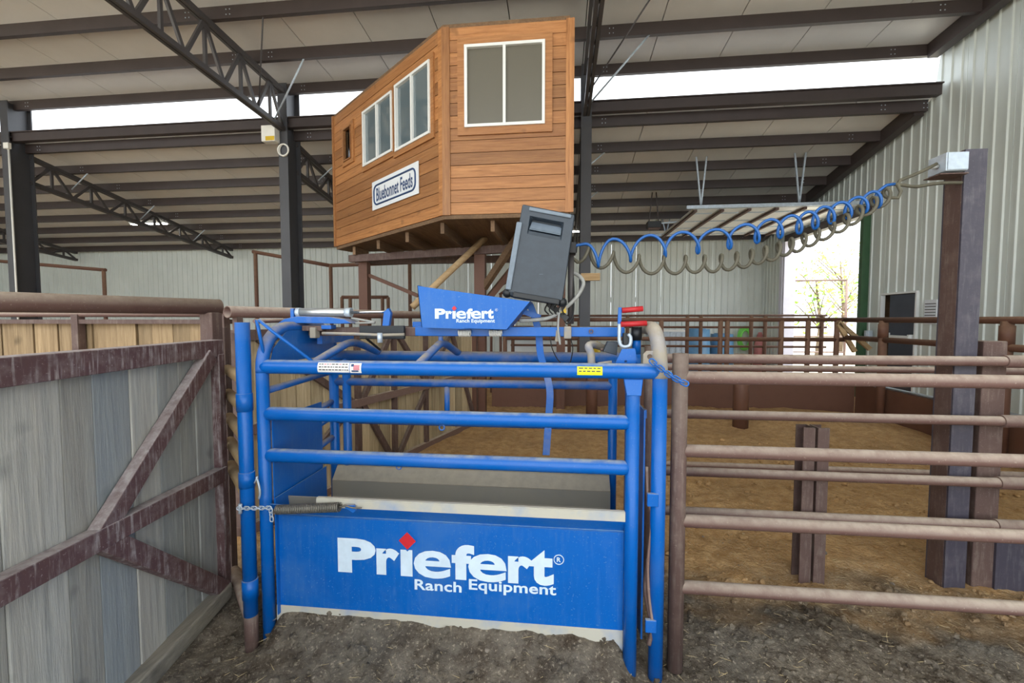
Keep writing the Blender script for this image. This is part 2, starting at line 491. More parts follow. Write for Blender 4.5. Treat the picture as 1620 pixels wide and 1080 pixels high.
def sheet(mb, p0, u, n, prof, zb, ztop):
    """ribbed sheet with real thickness standing on zb(u) and reaching ztop(point)"""
    p0, u, n = Vector(p0), Vector(u), Vector(n); vs = []
    for (a, d) in prof:
        q = p0 + u * a + n * d
        for k in (0, -0.03):
            w = q + n * k if k == 0 else p0 + u * a + n * k
            vs += [Vector((w.x, w.y, zb(w))), Vector((w.x, w.y, ztop(w)))]
    fs = []
    for i in range(len(prof) - 1):
        a, b = i * 4, i * 4 + 4
        fs += [(a, b, b + 1, a + 1), (a + 2, a + 3, b + 3, b + 2), (a + 1, b + 1, b + 3, a + 3), (a, a + 2, b + 2, b)]
    e = (len(prof) - 1) * 4
    fs += [(0, 1, 3, 2), (e, e + 2, e + 3, e + 1)]
    mb.add(vs, fs); return mb

# back wall: panels of ribbed sheet on a dark girt frame
wall_b = MB()
for z in (0.35, 2.3, 4.2): wall_b.box(((XL + XR) / 2, YB + 0.12, z), (XR - XL, 0.06, 0.16))
wall_b = wall_b.obj('wall_back', 'purlin'); tag(wall_b, 'pale ribbed metal back wall under the low roof edge', kind='structure')
PW = 0.8
x = XR + 0.09
first = None
while x - PW > XL - 0.75:
    if first is None:
        mb = MB(); sheet(mb, (x - PW + 0.004, YB + 0.06, 0), (1, 0, 0), (0, -1, 0), rib_profile(PW - 0.008), lambda w: -0.05, lambda w: 4.36)
        first = mb.obj('wall_panel', 'wall_metal_back', wall_b); x_first = x
    else: instance(first, (x - x_first, 0, 0), wall_b)
    x -= PW
# right wall with the roll-up opening and the walk door
Y_OP0, Y_OP1, Z_OP = 10.16, 13.26, 3.82
Y_D0, Y_D1, Z_D = 8.77, 9.64, 2.14
def wall_top(w): return (up_z(w.y) if w.y < YC + 0.05 else low_z(w.y)) + 0.02
wall_r = MB()
for (a, b) in ((YF, Y_D0 - 0.1), (Y_D1 + 0.1, Y_OP0 - 0.1), (Y_OP1 + 0.1, YB)):
    for z in (0.4, 2.3): wall_r.box((XR + 0.12, (a + b) / 2, z), (0.06, b - a, 0.16))
wall_r.box((XR + 0.12, (YF + YB) / 2, 4.12), (0.06, YB - YF, 0.16))
wall_r.box((XR + 0.12, (YF + YC) / 2, 5.9), (0.06, YC - YF, 0.16))
wall_r = wall_r.obj('wall_right', 'purlin'); tag(wall_r, 'tall pale ribbed metal side wall rising to the main roof', kind='structure')
def rpanel(y0, y1, zb):
    mb = MB(); w = y1 - y0
    sheet(mb, (XR + 0.06, y1 - 0.004, 0), (0, -1, 0), (-1, 0, 0), rib_profile(w - 0.008, 0.21), lambda q: zb, wall_top)
    mb.obj('wall_panel', 'wall_metal', wall_r)
cuts = []
y = YF
while y < Y_D0 - 0.85: cuts.append((y, y + PW, -0.05)); y += PW
cuts += [(y, Y_D0, -0.05), (Y_D0, Y_D1, Z_D), (Y_D1, Y_OP0, -0.05)]
w_op = (Y_OP1 - Y_OP0) / 4
cuts += [(Y_OP0 + i * w_op, Y_OP0 + (i + 1) * w_op, Z_OP) for i in range(4)]
cuts += [(Y_OP1, Y_OP1 + 0.75, -0.05), (Y_OP1 + 0.75, YB + 0.12, -0.05)]
for c in cuts: rpanel(*c)

wall_l = MB()  # end wall out of view, added to darken the lean-to at the left
for z in (0.4, 2.3, 4.1): wall_l.box((XL + 0.05, (YF + YB) / 2, z), (0.06, YB - YF, 0.16))
wall_l = wall_l.obj('wall_left_added', 'purlin'); tag(wall_l, 'unseen pale ribbed metal end wall added to cut daylight from the left', kind='structure')
y = YF
while y < YB:
    m = MB(); sheet(m, (XL + 0.12, y + 0.004, 0), (0, 1, 0), (1, 0, 0), rib_profile(PW - 0.008), lambda q: -0.05, wall_top)
    m.obj('wall_panel', 'wall_metal_back', wall_l); y += PW
# jambs and header of the roll-up opening
t = MB(); t.box((XR + 0.02, Y_OP0 - 0.03, Z_OP / 2), (0.24, 0.07, Z_OP)).box((XR - 0.1, Y_OP0 - 0.11, Z_OP / 2), (0.05, 0.05, Z_OP))
o = t.obj('trim_1', 'green_trim'); tag(o, 'dark green jamb at the edge of the roll-up door opening', kind='structure')
t = MB(); t.box((XR + 0.02, Y_OP1 + 0.04, Z_OP / 2), (0.30, 0.10, Z_OP)).box((XR - 0.13, Y_OP1 + 0.16, Z_OP / 2), (0.04, 0.14, Z_OP))
o = t.obj('trim_2', 'jamb'); tag(o, 'pale lavender jamb at the far side of the roll-up opening', kind='structure')
t = MB(); t.box((XR + 0.0, (Y_OP0 + Y_OP1) / 2, Z_OP + 0.09), (0.2, Y_OP1 - Y_OP0 + 0.2, 0.18))
o = t.obj('trim_3', 'purlin'); tag(o, 'dark steel header over the roll-up door opening', kind='structure')
# rolled-up sectional door hanging level under the lean-to
od = thing('door_2', (4.6, 11.7, 4.0), 'white sectional overhead door rolled up under the low roof', kind='structure')
nsec = 6; x0d, x1d = 2.85, 6.22
for i in range(nsec):
    a = x0d + (x1d - x0d) * i / nsec; b = x0d + (x1d - x0d) * (i + 1) / nsec
    s = MB().box(((a + b) / 2, (Y_OP0 + Y_OP1) / 2, 4.06), (b - a - 0.02, Y_OP1 - Y_OP0, 0.045)).obj('door_section', 'white_metal', od)
    MB().box((a + 0.06, (Y_OP0 + Y_OP1) / 2, 4.015), (0.06, Y_OP1 - Y_OP0, 0.05)).obj('stiffener', 'rust_post', s)
    for k in range(4):
        MB().box(((a + b) / 2, Y_OP0 + 0.35 + k * 0.82, 4.028), (b - a - 0.1, 0.04, 0.02)).obj('stile', 'galv', s)
for y in (Y_OP0 - 0.05, Y_OP1 + 0.05):
    MB().box(((x0d + x1d) / 2 - 0.05, y, 4.08), (x1d - x0d + 0.2, 0.05, 0.07)).obj('track', 'galv', od)
for (x, y) in ((3.0, Y_OP0 - 0.05), (5.0, Y_OP0 - 0.05), (3.0, Y_OP1 + 0.05)):
    MB().beam((x, y, 4.09), (x - 0.12, y, low_z(y) - 0.05), 0.03, 0.03).obj('hanger', 'galv', od)
    MB().beam((x, y, 4.09), (x + 0.1, y, low_z(y) - 0.05), 0.03, 0.03).obj('hanger', 'galv', od)
# chain-drive opener
op = thing('door_opener', (2.35, 11.8, 3.95), 'small dark door opener motor hung from the low roof', 'opener')
MB().box((2.35, 11.8, 4.06), (0.34, 0.24, 0.16)).obj('motor', 'dark_plastic', op, 0.01)
MB().box((2.35, 11.8, 3.965), (0.3, 0.2, 0.03)).obj('base_plate', 'rust_post', op)
MB().beam((2.5, 11.8, 4.1), (2.95, 11.8, 4.13), 0.04, 0.03).obj('rail', 'galv', op)
for dx in (-0.12, 0.12): MB().beam((2.35 + dx, 11.8, 4.13), (2.35 + dx * 0.4, 11.8, low_z(11.8)), 0.025, 0.025).obj('hanger', 'purlin', op)
# walk door
wd = thing('door_1', (XR, (Y_D0 + Y_D1) / 2, 0), 'dark grey walk door with white push bar in the side wall', kind='structure')
MB().box((XR + 0.07, Y_D0 + 0.34, Z_D / 2), (0.05, 0.66, Z_D - 0.04)).obj('door_leaf', 'dark_door', wd)
yc_ = (Y_D0 + Y_D1) / 2
for c_, d_ in (((XR + 1.6, yc_, 1.15), (0.04, 1.3, 2.4)), ((XR + 0.86, Y_D0 - 0.19, 1.15), (1.5, 0.04, 2.4)), ((XR + 0.86, Y_D1 + 0.19, 1.15), (1.5, 0.04, 2.4)), ((XR + 0.86, yc_, 2.37), (1.52, 1.3, 0.04)), ((XR + 0.86, yc_, -0.03), (1.52, 1.3, 0.04))):
    MB().box(c_, d_).obj('passage_wall', 'joist', wd)
f = MB(); f.box((XR + 0.05, Y_D0 - 0.01, Z_D / 2), (0.08, 0.035, Z_D)).box((XR + 0.05, Y_D1 + 0.01, Z_D / 2), (0.08, 0.03, Z_D)).box((XR + 0.05, (Y_D0 + Y_D1) / 2, Z_D + 0.01), (0.08, 0.9, 0.035))
f.obj('door_frame', 'white_metal', wd)
pb = MB(); pb.box((XR - 0.03, Y_D0 + 0.36, 1.32), (0.05, 0.62, 0.055)); pb.box((XR + 0.01, Y_D0 + 0.66, 1.32), (0.09, 0.06, 0.14)).box((XR + 0.01, Y_D0 + 0.07, 1.32), (0.09, 0.06, 0.1))
pb.obj('push_bar', 'white_metal', wd, 0.006)
n = thing('notice_board', (XR, 8.42, 1.5), 'small white notice sheet with dark ruled lines beside the walk door', 'notice')
MB().box((XR + 0.015, 8.42, 1.78), (0.03, 0.26, 0.42)).obj('sheet', 'sign_white', n)
for k in range(7): MB().box((XR - 0.003, 8.42, 1.62 + k * 0.05), (0.006, 0.22, 0.014)).obj('ruled_line', 'sticker_ink', n)
n = MB().box((XR - 0.03, 9.9, 1.34), (0.08, 0.14, 0.16)).box((XR - 0.075, 9.9, 1.36), (0.02, 0.06, 0.08)).obj('switch_box', 'galv', None, 0.006)
tag(n, 'small grey electrical switch box between walk door and roll-up opening', 'switch box')

# ------------------------------------------------------------------ roofs
def roof(zf, y0, y1, label):
    r = MB(); t = 0.04
    vs = []
    for y in (y0, y1):
        for x in (XL, XR + 0.2):
            for k in (0.06, 0.06 + t): vs.append((x, y, zf(y) + k))
    r.add(vs, [(0, 2, 3, 1), (4, 5, 7, 6), (0, 1, 5, 4), (2, 6, 7, 3), (0, 4, 6, 2), (1, 3, 7, 5)])
    r = r.obj('ceiling', 'roof_deck'); tag(r, label, kind='structure')
    w = 1.2; x = XR + 0.02; first = None
    while x - w > XL - 0.3:
        if first is None:
            m = MB(); a, b = x - w + 0.008, x - 0.008; vs = []
            for y in (y0 + 0.02, y1 - 0.02):
                for xx in (a, b):
                    for k in (0.0, 0.055): vs.append((xx, y, zf(y) + k))
            m.add(vs, [(0, 2, 3, 1), (4, 5, 7, 6), (0, 1, 5, 4), (2, 6, 7, 3), (0, 4, 6, 2), (1, 3, 7, 5)])
            first = m.obj('liner_panel', 'roof_liner', r); xf = x
        else: instance(first, (x - xf, 0, 0), r)
        x -= w
    return r
roof(low_z, 8.62, YB + 0.25, 'white panelled underside of the low lean-to roof')
roof(up_z, YF, YC + 0.25, 'white panelled underside of the high main roof')

def c_purlin(y, z, label, group, h=0.19, w=0.07, lo=XL, hi=XR - 0.02):
    """cold-formed C section: web and two flanges"""
    m = MB(); L = hi - lo; cx = (lo + hi) / 2
    m.box((cx, y - w / 2, z - h / 2), (L, 0.008, h)).box((cx, y, z - 0.004), (L, w, 0.008)).box((cx, y, z - h + 0.004), (L, w, 0.008))
    m.box((cx, y + w / 2 - 0.004, z - 0.02), (L, 0.006, 0.03)).box((cx, y + w / 2 - 0.004, z - h + 0.02), (L, 0.006, 0.03))
    o = m.obj('roof_purlin', 'purlin'); tag(o, label, 'purlin', group)
    for cx in COLX[1:] + [XR - 0.4]:
        for dx in (-0.34, 0.34):
            if cx + dx > XR - 0.05: continue
            b = MB()
            for i in (-1, 1):
                for k in (0.3, 0.7): b.box((cx + dx + i * 0.03, y - w / 2 - 0.006, z - h * k), (0.014, 0.01, 0.014))
            b.obj('bolt_cluster', 'galv', o)['kind'] = 'stuff'
    return o
ORD = ('first', 'second', 'third', 'fourth', 'fifth', 'sixth', 'seventh', 'eighth')
for i in range(8):
    y = 8.68 + 0.865 * i
    c_purlin(y, low_z(y), ORD[i] + ' brown lean-to purlin counted from the columns towards the back wall', 'lean-to roof purlins')
for i in range(5):
    y = 8.5 - 0.99 * i
    c_purlin(y, up_z(y), ORD[i] + ' brown main roof purlin counted from the daylight gap upwards', 'main roof purlins')
o = MB().box(((XL + XR) / 2, 8.42, 5.505), (XR - XL - 0.04, 0.12, 0.17)).box(((XL + XR) / 2, 8.42, 5.598), (XR - XL - 0.04, 0.2, 0.02)).obj('eave_beam', 'purlin')
tag(o, 'long dark steel beam along the foot of the daylight gap', 'beam')
# raking beams on the side wall under both roofs
def rake(zf, y0, y1, label):
    o = MB().beam((XR - 0.13, y0, zf(y0) - 0.13), (XR - 0.13, y1, zf(y1) - 0.13), 0.16, 0.24).obj('rake_beam', 'purlin')
    tag(o, label, 'beam')
rake(low_z, 8.7, YB - 0.05, 'dark raking beam where the low roof meets the side wall')
rake(up_z, YF + 0.1, YC - 0.05, 'dark raking beam where the high roof meets the side wall')

# columns: I sections
for i, cx in enumerate(COLX[1:]):
    lab = ['dark steel column carrying a white conduit', 'dark steel column with a white box and yellow label near its top', 'dark steel column beside the timber booth'][i]
    c = thing('steel_column', (cx, YC, -0.05), lab, 'column', 'columns along the daylight gap')
    zt = up_z(YC) - 0.02
    for yy in (8.3, 8.72):
        MB().box((cx, yy, (zt - 0.3) / 2), (0.19, 0.022, zt + 0.2)).obj('flange', 'column', c)
    MB().box((cx, 8.51, (zt - 0.3) / 2), (0.014, 0.4, zt + 0.2)).obj('web', 'column', c)
    MB().box((cx, 8.51, 5.5), (0.18, 0.4, 0.02)).obj('stiffener_plate', 'column', c)

def truss(cx, top0, top1, d0, d1, nseg, label, group):
    """two chords of paired angles with a zigzag web"""
    t = thing('roof_truss', (cx, top0[0], top0[1] - d0), label, 'truss', group)
    P = lambda s, k: Vector((cx, top0[0] + (top1[0] - top0[0]) * s, top0[1] + (top1[1] - top0[1]) * s - k * (d0 + (d1 - d0) * s)))
    for k, nm in ((0, 'top_chord'), (1, 'bottom_chord')):
        m = MB()
        for dx in (-0.035, 0.035):
            m.beam(P(0, k) + V(dx, 0, 0), P(1, k) + V(dx, 0, 0), 0.05, 0.085)
        m.obj(nm, 'truss', t)
    for i in range(nseg):
        a, b = i / nseg, (i + 1) / nseg
        MB().beam(P(a, 1), P((a + b) / 2, 0), 0.04, 0.055).obj('web_bar', 'truss', t)
        MB().beam(P((a + b) / 2, 0), P(b, 1), 0.04, 0.055).obj('web_bar', 'truss', t)
        MB().beam(P((a + b) / 2, 0), P((a + b) / 2, 1), 0.045, 0.045).obj('web_post', 'truss', t)
    return t
for cx, s in zip(COLX, ('farthest along the wall', 'at the column with the white conduit', 'running to the column with the white box', 'behind the timber booth')):
    truss(cx, (8.7, low_z(8.75) - 0.24), (YB - 0.2, low_z(YB - .2) - 0.24), 0.56, 0.26, 7, 'dark lattice roof truss under the lean-to ' + s, 'lean-to trusses')
for cx, s in zip(COLX[2:], ('rising from the column with the white box', 'rising past the timber booth')):
    truss(cx, (8.3, up_z(8.3) - 0.24), (3.0, up_z(3.0) - 0.24), 0.72, 0.80, 7, 'dark lattice roof truss of the main roof ' + s, 'main roof trusses')
# thin flange braces
def strut(p0, p1, r, mat, label, name='flange_brace', cat='brace', group='thin roof braces'):
    o = MB().tube([p0, p1], r, 8).obj(name, mat); tag(o, label, cat, group); return o
for cx in COLX[2:]:
    w_ = 'at the white box column' if cx < -1 else 'beside the timber booth'
    strut((cx, 8.0, 5.36), (cx + 0.95, 7.5, up_z(7.5) - 0.17), 0.016, 'galv', 'pale rod from main truss foot to purlin ' + w_)
    strut((cx, 7.6, 5.4), (cx + 0.9, 6.5, up_z(6.5) - 0.17), 0.012, 'truss', 'dark rod from main truss foot to purlin ' + w_)
for cx in COLX[1:]:
    for k in (1, 3, 5):
        y = 8.68 + 0.865 * k
        strut((cx, y, low_z(y) - 0.55), (cx + 0.45, y, low_z(y) - 0.18), 0.014, 'galv', 'thin pale brace at ' + ORD[k] + ' bay of lean-to truss ' + ('with the white conduit' if cx < -8 else 'with the white box' if cx < -1 else 'behind the booth'), group='thin lean-to braces')

# things on the columns
c = thing('conduit', (-11.53, 8.26, 0), 'thin white conduit running down the dark column', 'conduit')
MB().tube([(-11.555, 8.27, 0.0), (-11.555, 8.27, 5.25)], 0.018, 8).obj('pipe', 'white_paint', c)
MB().box((-11.555, 8.25, 5.28), (0.12, 0.06, 0.12)).obj('box', 'white_paint', c)
p = at(428, 213, Y=8.2)
b = thing('junction_box', p - V(0, 0, 0.16), 'white metal box with yellow label on the steel column', 'box')
MB().box(p + V(0, 0, 0), (0.28, 0.16, 0.3)).obj('case', 'white_paint', b, 0.008)
MB().box(p + V(0.04, -0.083, -0.1), (0.18, 0.006, 0.08)).obj('yellow_label', 'yellow_paint', b)
p = at(448, 237, Y=8.25)
b = thing('cable_coil', p - V(0, 0, 0.15), 'small pale coil of cable hanging on the column below the white box', 'cable')
MB().tube(arc(p, (1, 0, 0), (0, 0, 1), 0.11, 0, 2 * math.pi, 20)[:-1], 0.016, 6, closed=True).obj('loop', 'white_paint', b)
MB().tube(arc(p + V(0, 0.02, 0.0), (0.9, 0, 0), (0, 0, 1.15), 0.1, 0, 2 * math.pi, 20)[:-1], 0.014, 6, closed=True).obj('loop', 'white_paint', b)
p = at(934, 438, Y=8.2)
o = MB().box(p, (0.34, 0.1, 0.13)).box(p + V(0.0, 0.05, -0.02), (0.24, 0.06, 0.05)).obj('timber_block', 'brace_timber'); tag(o, 'short yellowish timber block fixed to the column beside the booth', 'block')
def strip_light(px, py, Y, L, label):
    p = at(px, py, Y=Y)
    f = thing('strip_light', p, label, 'light')
    MB().box(p + V(0, 0, 0.06), (L, 0.16, 0.07)).obj('housing', 'white_metal', f)
    MB().box(p + V(0, 0, 0.015), (L * 0.94, 0.1, 0.03)).obj('tube', 'lamp_glow', f)
    for s in (-1, 1): MB().tube([p + V(s * L * 0.4, 0, 0.09), p + V(s * L * 0.4, 0, low_z(Y) - p.z)], 0.006, 6).obj('hanger', 'galv', f)
strip_light(236, 355, 12.2, 1.2, 'lit strip light under the lean-to near the left columns')
strip_light(905, 367, 12.6, 1.0, 'lit strip light glimpsed past the edge of the timber booth')

# ------------------------------------------------------------------ outside the roll-up opening
def tree(x, y, h, r, mat, label, n=420):
    t = thing('tree', (x, y, -0.22), label, 'tree', 'trees outside the opening')
    rnd = random.Random(int(x * 31 + y * 17))
    tr = MB().tube([(x, y, -0.25), (x + 0.1, y, h * 0.3), (x - 0.1, y + 0.1, h * 0.75)], [0.12, 0.08, 0.03], 8).obj('trunk', 'bark', t)
    b = MB()
    for k in range(9):
        a = rnd.uniform(0, 6.28); z0 = h * rnd.uniform(0.25, 0.6)
        b.tube([(x, y, z0), (x + math.cos(a) * r * 0.5, y + math.sin(a) * r * 0.5, z0 + h * 0.2), (x + math.cos(a) * r * 0.8, y + math.sin(a) * r * 0.8, z0 + h * 0.27)], [0.03, 0.02, 0.01], 6)
    b.obj('branches', 'bark', t)
    m = MB()
    for k in range(n):
        d = Vector((rnd.gauss(0, 1), rnd.gauss(0, 1), rnd.gauss(0, 1))).normalized() * (rnd.random() ** 0.4)
        c = Vector((x, y, h * 0.6)) + Vector((d.x * r, d.y * r, d.z * h * 0.42))
        u = Vector((rnd.uniform(-1, 1), rnd.uniform(-1, 1), rnd.uniform(-1, 1))).normalized(); w = u.orthogonal().normalized()
        s = rnd.uniform(0.07, 0.16)
        m.add([c - u * s, c + w * s * 0.5, c + u * s, c - w * s * 0.5], [(0, 1, 2, 3)])
    o = m.obj('foliage', mat, t); o['kind'] = 'stuff'
tree(11.6, 21.5, 4.6, 1.6, 'leaf', 'leafy green tree outside beyond the roll-up opening')
tree(15.5, 26.5, 6.5, 2.4, 'leaf_dry', 'pale dry-leaved tree outside beyond the roll-up opening')
tree(19.5, 33.0, 7.0, 2.8, 'leaf', 'taller green tree set farther back outside the opening')
fr = thing('outdoor_gate_frame', (8.9, 15.2, -0.22), 'thin dark pipe frame standing on the gravel outside the opening', 'gate frame')
p = at(1340, 443, Y=15.2); q = at(1262, 445, Y=15.2)
MB().tube([(p.x, 15.2, -0.25), (p.x, 15.2, p.z)], 0.035, 10).obj('post', 'rust_post', fr)
MB().tube([(q.x - 1.5, 15.2, p.z), (p.x, 15.2, p.z)], 0.03, 10).obj('rail', 'rust_post', fr)
MB().tube([(q.x - 1.5, 15.2, -0.25), (q.x - 1.5, 15.2, p.z)], 0.035, 10).obj('post', 'rust_post', fr)
for z in (0.6, 1.1): MB().tube([(q.x - 1.5, 15.2, z), (p.x + 0.02, 15.2, z)], 0.025, 10).obj('rail', 'rust_post', fr)

# ------------------------------------------------------------------ the timber booth on stilts
BA, BB_, BC = V(-1.48, 5.57, 0), V(0.09, 5.57, 0), V(-4.07, 7.74, 0)
BD, BE = V(0.09, 8.05, 0), V(-3.95, 8.05, 0)
Z0, Z1 = 2.97, 5.26
booth = thing('timber_booth', (-1.6, 6.9, 0.0), 'raised cedar-clad announcer booth with sliding windows standing on steel posts', 'booth')
def face(P0, P1, rows, holes, mat, name):
    """clapboard wall from P0 to P1; boards stop at the window holes"""
    u = (P1 - P0).normalized(); L = (P1 - P0).length; n = V(u.y, -u.x, 0)
    back = MB().beam(P0 + V(0, 0, (Z0 + Z1) / 2) - n * 0.03, P1 + V(0, 0, (Z0 + Z1) / 2) - n * 0.03, 0.03, Z1 - Z0)
    if holes:   # sheathing stops at the holes too
        back = MB(); us = sorted(holes, key=lambda h: h[0]); cur = 0.0
        for (a, b, c, d) in us:
            back.beam(P0 + u * cur + V(0, 0, (Z0 + Z1) / 2) - n * 0.03, P0 + u * a + V(0, 0, (Z0 + Z1) / 2) - n * 0.03, 0.03, Z1 - Z0)
            back.beam(P0 + u * a + V(0, 0, (Z0 + c) / 2) - n * 0.03, P0 + u * b + V(0, 0, (Z0 + c) / 2) - n * 0.03, 0.03, c - Z0)
            back.beam(P0 + u * a + V(0, 0, (Z1 + d) / 2) - n * 0.03, P0 + u * b + V(0, 0, (Z1 + d) / 2) - n * 0.03, 0.03, Z1 - d)
            cur = b
        back.beam(P0 + u * cur + V(0, 0, (Z0 + Z1) / 2) - n * 0.03, P1 + V(0, 0, (Z0 + Z1) / 2) - n * 0.03, 0.03, Z1 - Z0)
    w = back.obj(name, 'joist', booth)
    h = (Z1 - Z0) / rows
    for i in range(rows):
        zc = Z0 + h * (i + 0.5); segs = [(0.0, L)]
        for (a, b, c, d) in holes:
            if c - 0.02 < zc < d + 0.02:
                out = []
                for (s, e) in segs:
                    if s < a: out.append((s, min(e, a)))
                    if e > b: out.append((max(s, b), e))
                segs = out
        for (s, e) in segs:
            if e - s < 0.02: continue
            k = random.uniform(0, 0.004)
            MB().beam(P0 + u * s + V(0, 0, zc) + n * k, P0 + u * e + V(0, 0, zc) + n * k, 0.022, h - 0.008).obj('plank', mat, w)
    return w, u, n
def uz(px, py, P0, u, n):
    q = atp(px, py, P0 + n * 0.02, n); return (q - P0).dot(u), q.z
def rect(pl, P0, u, n):
    a = [uz(x, y, P0, u, n) for x, y in pl]
    return (min(q[0] for q in a), max(q[0] for q in a), (a[2][1] + a[3][1]) / 2, (a[0][1] + a[1][1]) / 2)
def window(P0, u, n, r, trim_mat, pane, panes=2, frame_mat='white_metal', trim=0.09, fr=0.035):
    a, b, c, d = r
    P = lambda s, z, k: P0 + u * s + V(0, 0, z) + n * k
    w = MB()
    for (s0, z0, s1, z1) in ((a - trim, c - trim / 2, b + trim, c - trim / 2), (a - trim, d + trim / 2, b + trim, d + trim / 2)):
        w.beam(P(s0, z0, 0.025), P(s1, z1, 0.025), 0.03, trim)
    for s in (a - trim / 2, b + trim / 2): w.beam(P(s, c, 0.025), P(s, d, 0.025), trim, 0.03, up=n)
    w = w.obj('window', trim_mat, booth)
    f = MB()
    for z in (c + fr / 2, d - fr / 2): f.beam(P(a, z, 0.035), P(b, z, 0.035), 0.05, fr)
    xs = [a + fr / 2, b - fr / 2] + [a + (b - a) * k / panes for k in range(1, panes)]
    for s in xs: f.beam(P(s, c + fr * 0.6, 0.034), P(s, d - fr * 0.6, 0.034), fr, 0.046, up=n)
    f.obj('window_frame', frame_mat, w)
    for k in range(panes):
        s0, s1 = a + (b - a) * k / panes, a + (b - a) * (k + 1) / panes
        MB().beam(P(s0, (c + d) / 2, 0.012 + 0.008 * k), P(s1, (c + d) / 2, 0.012 + 0.008 * k), 0.006, d - c).obj('pane', pane, w)
uF = V(1, 0, 0); nF = V(0, -1, 0)
rF = rect([(735, 73), (862, 65), (862, 196), (737, 204)], BA, uF, nF)
face(BA, BB_, 15, [rF], 'cedar', 'front_wall')
window(BA, uF, nF, rF, 'cedar', 'screen_pane')
uS = (BA - BC).normalized(); nS = V(uS.y, -uS.x, 0)
r1 = rect([(577, 174), (622, 148), (622, 241), (577, 264)], BC, uS, nS)
r2 = rect([(628, 134), (682, 97), (682, 214), (628, 239)], BC, uS, nS)
r3 = rect([(546, 204), (557, 199), (557, 251), (546, 257)], BC, uS, nS)
for r_ in (r1, r2, r3): pass
face(BC, BA, 15, [r3, r1, r2], 'cedar_side', 'angled_wall')
window(BC, uS, nS, r1, 'cedar_side', 'mirror_pane', trim=0.07)
window(BC, uS, nS, r2, 'cedar_side', 'mirror_pane', trim=0.07)
window(BC, uS, nS, r3, 'cedar_side', 'clear_pane', panes=1, frame_mat='cedar_side', trim=0.07, fr=0.02)
face(BB_, BD, 15, [], 'cedar', 'end_wall')
face(BD, BE, 15, [], 'cedar', 'rear_wall')
face(BE, BC, 15, [], 'cedar', 'end_wall')
for P, dx in ((BA, 0.0), (BB_, -0.03)):
    MB().box(P + V(dx + 0.035, -0.012, (Z0 + Z1) / 2), (0.1, 0.035, Z1 - Z0 + 0.01)).obj('corner_board', 'cedar_upright', booth)
MB().beam(BA + uS * -0.04 + nS * 0.012 + V(0, 0, Z0), BA + uS * -0.04 + nS * 0.012 + V(0, 0, Z1), 0.08, 0.03, up=nS).obj('corner_board', 'cedar_side', booth)
MB().beam(BC + nS * 0.012 + V(0, 0, Z0), BC + nS * 0.012 + V(0, 0, Z1 + 0.02), 0.06, 0.05, up=nS).obj('corner_board', 'cedar_side', booth)
poly = [p + V(0, 0, Z0 - 0.05) for p in (BA, BB_, BD, BE, BC)]
MB().prism(poly, (0, 0, 0.05)).obj('floor_deck', 'joist', booth)
MB().prism([p + V(0, 0, Z1) for p in (BA, BB_, BD, BE, BC)], (0, 0, 0.05)).obj('roof_deck', 'joist', booth)
for k in range(6):
    xx = -3.6 + k * 0.68; y0 = 5.7 if xx > -1.5 else 5.57 + (-1.51 - xx) * 0.83 + 0.15
    MB().box((xx, (y0 + 8.0) / 2, Z0 - 0.12), (0.05, 8.0 - y0, 0.14)).obj('joist', 'joist', booth)
MB().beam((-3.75, 7.62, Z0 - 0.24), (-0.1, 6.6, Z0 - 0.24), 0.1, 0.12).obj('bearer', 'rust_post', booth)
MB().box((-1.8, 7.95, Z0 - 0.24), (4.0, 0.12, 0.12)).obj('bearer', 'rust_post', booth)
for (xx, yy, w) in ((-1.28, 7.0, 0.17), (-3.55, 7.75, 0.16), (0.0, 7.95, 0.15)):
    MB().box((xx, yy, (Z0 - 0.3) / 2 + 0.0), (w, w, Z0 - 0.28)).obj('post', 'far_rust', booth)
MB().tube([at(768, 376, Y=6.9), at(652, 486, Y=6.3)], 0.05, 12).obj('diagonal_brace', 'brace_timber', booth)
MB().beam((-1.22, 7.0, 1.9), at(858, 366, Y=7.6), 0.09, 0.09).obj('diagonal_brace', 'far_rust', booth)
MB().beam((-1.22, 6.98, 2.15), (-0.6, 6.4, Z0 - 0.1), 0.08, 0.1).obj('diagonal_brace', 'joist', booth)
MB().beam((-3.47, 7.75, 2.45), at(662, 468, Y=7.6), 0.06, 0.06).obj('diagonal_brace', 'far_rust', booth)
# lettered sign on the angled wall
q = [uz(x, y, BC, uS, nS) for x, y in ((590, 290), (663, 254), (663, 304), (592, 335))]
su0, su1 = q[0][0], q[1][0]; sz0, sz1 = (q[2][1] + q[3][1]) / 2, (q[0][1] + q[1][1]) / 2
P = lambda s, z, k: BC + uS * s + V(0, 0, z) + nS * k
sg = thing('lettered_sign', P((su0 + su1) / 2, sz0, 0.03), 'white sign with navy border and lettering fixed to the angled cedar wall', 'sign')
MB().beam(P(su0, (sz0 + sz1) / 2, 0.03), P(su1, (sz0 + sz1) / 2, 0.03), 0.012, sz1 - sz0).obj('board', 'sign_white', sg)
pad = 0.07; rr = 0.09; pts = []
cs = [(su1 - pad - rr, sz1 - pad - rr, 0), (su0 + pad + rr, sz1 - pad - rr, 1), (su0 + pad + rr, sz0 + pad + rr, 2), (su1 - pad - rr, sz0 + pad + rr, 3)]
for (s, z, k) in cs:
    for i in range(6):
        a = math.pi / 2 * (k + i / 5); pts.append(P(s + rr * math.cos(a), z + rr * math.sin(a), 0.038))
MB().tube(pts, 0.014, 6, closed=True).obj('border', 'letter_navy', sg)
mb, _ = text_mb('Bluebonnet Feeds', P(su0 + 0.14, (sz0 + sz1) / 2 - 0.10, 0.037), uS, V(0, 0, 1), su1 - su0 - 0.28, 0.2, 0.018, 0.002)
mb.obj('lettering', 'letter_navy', sg)

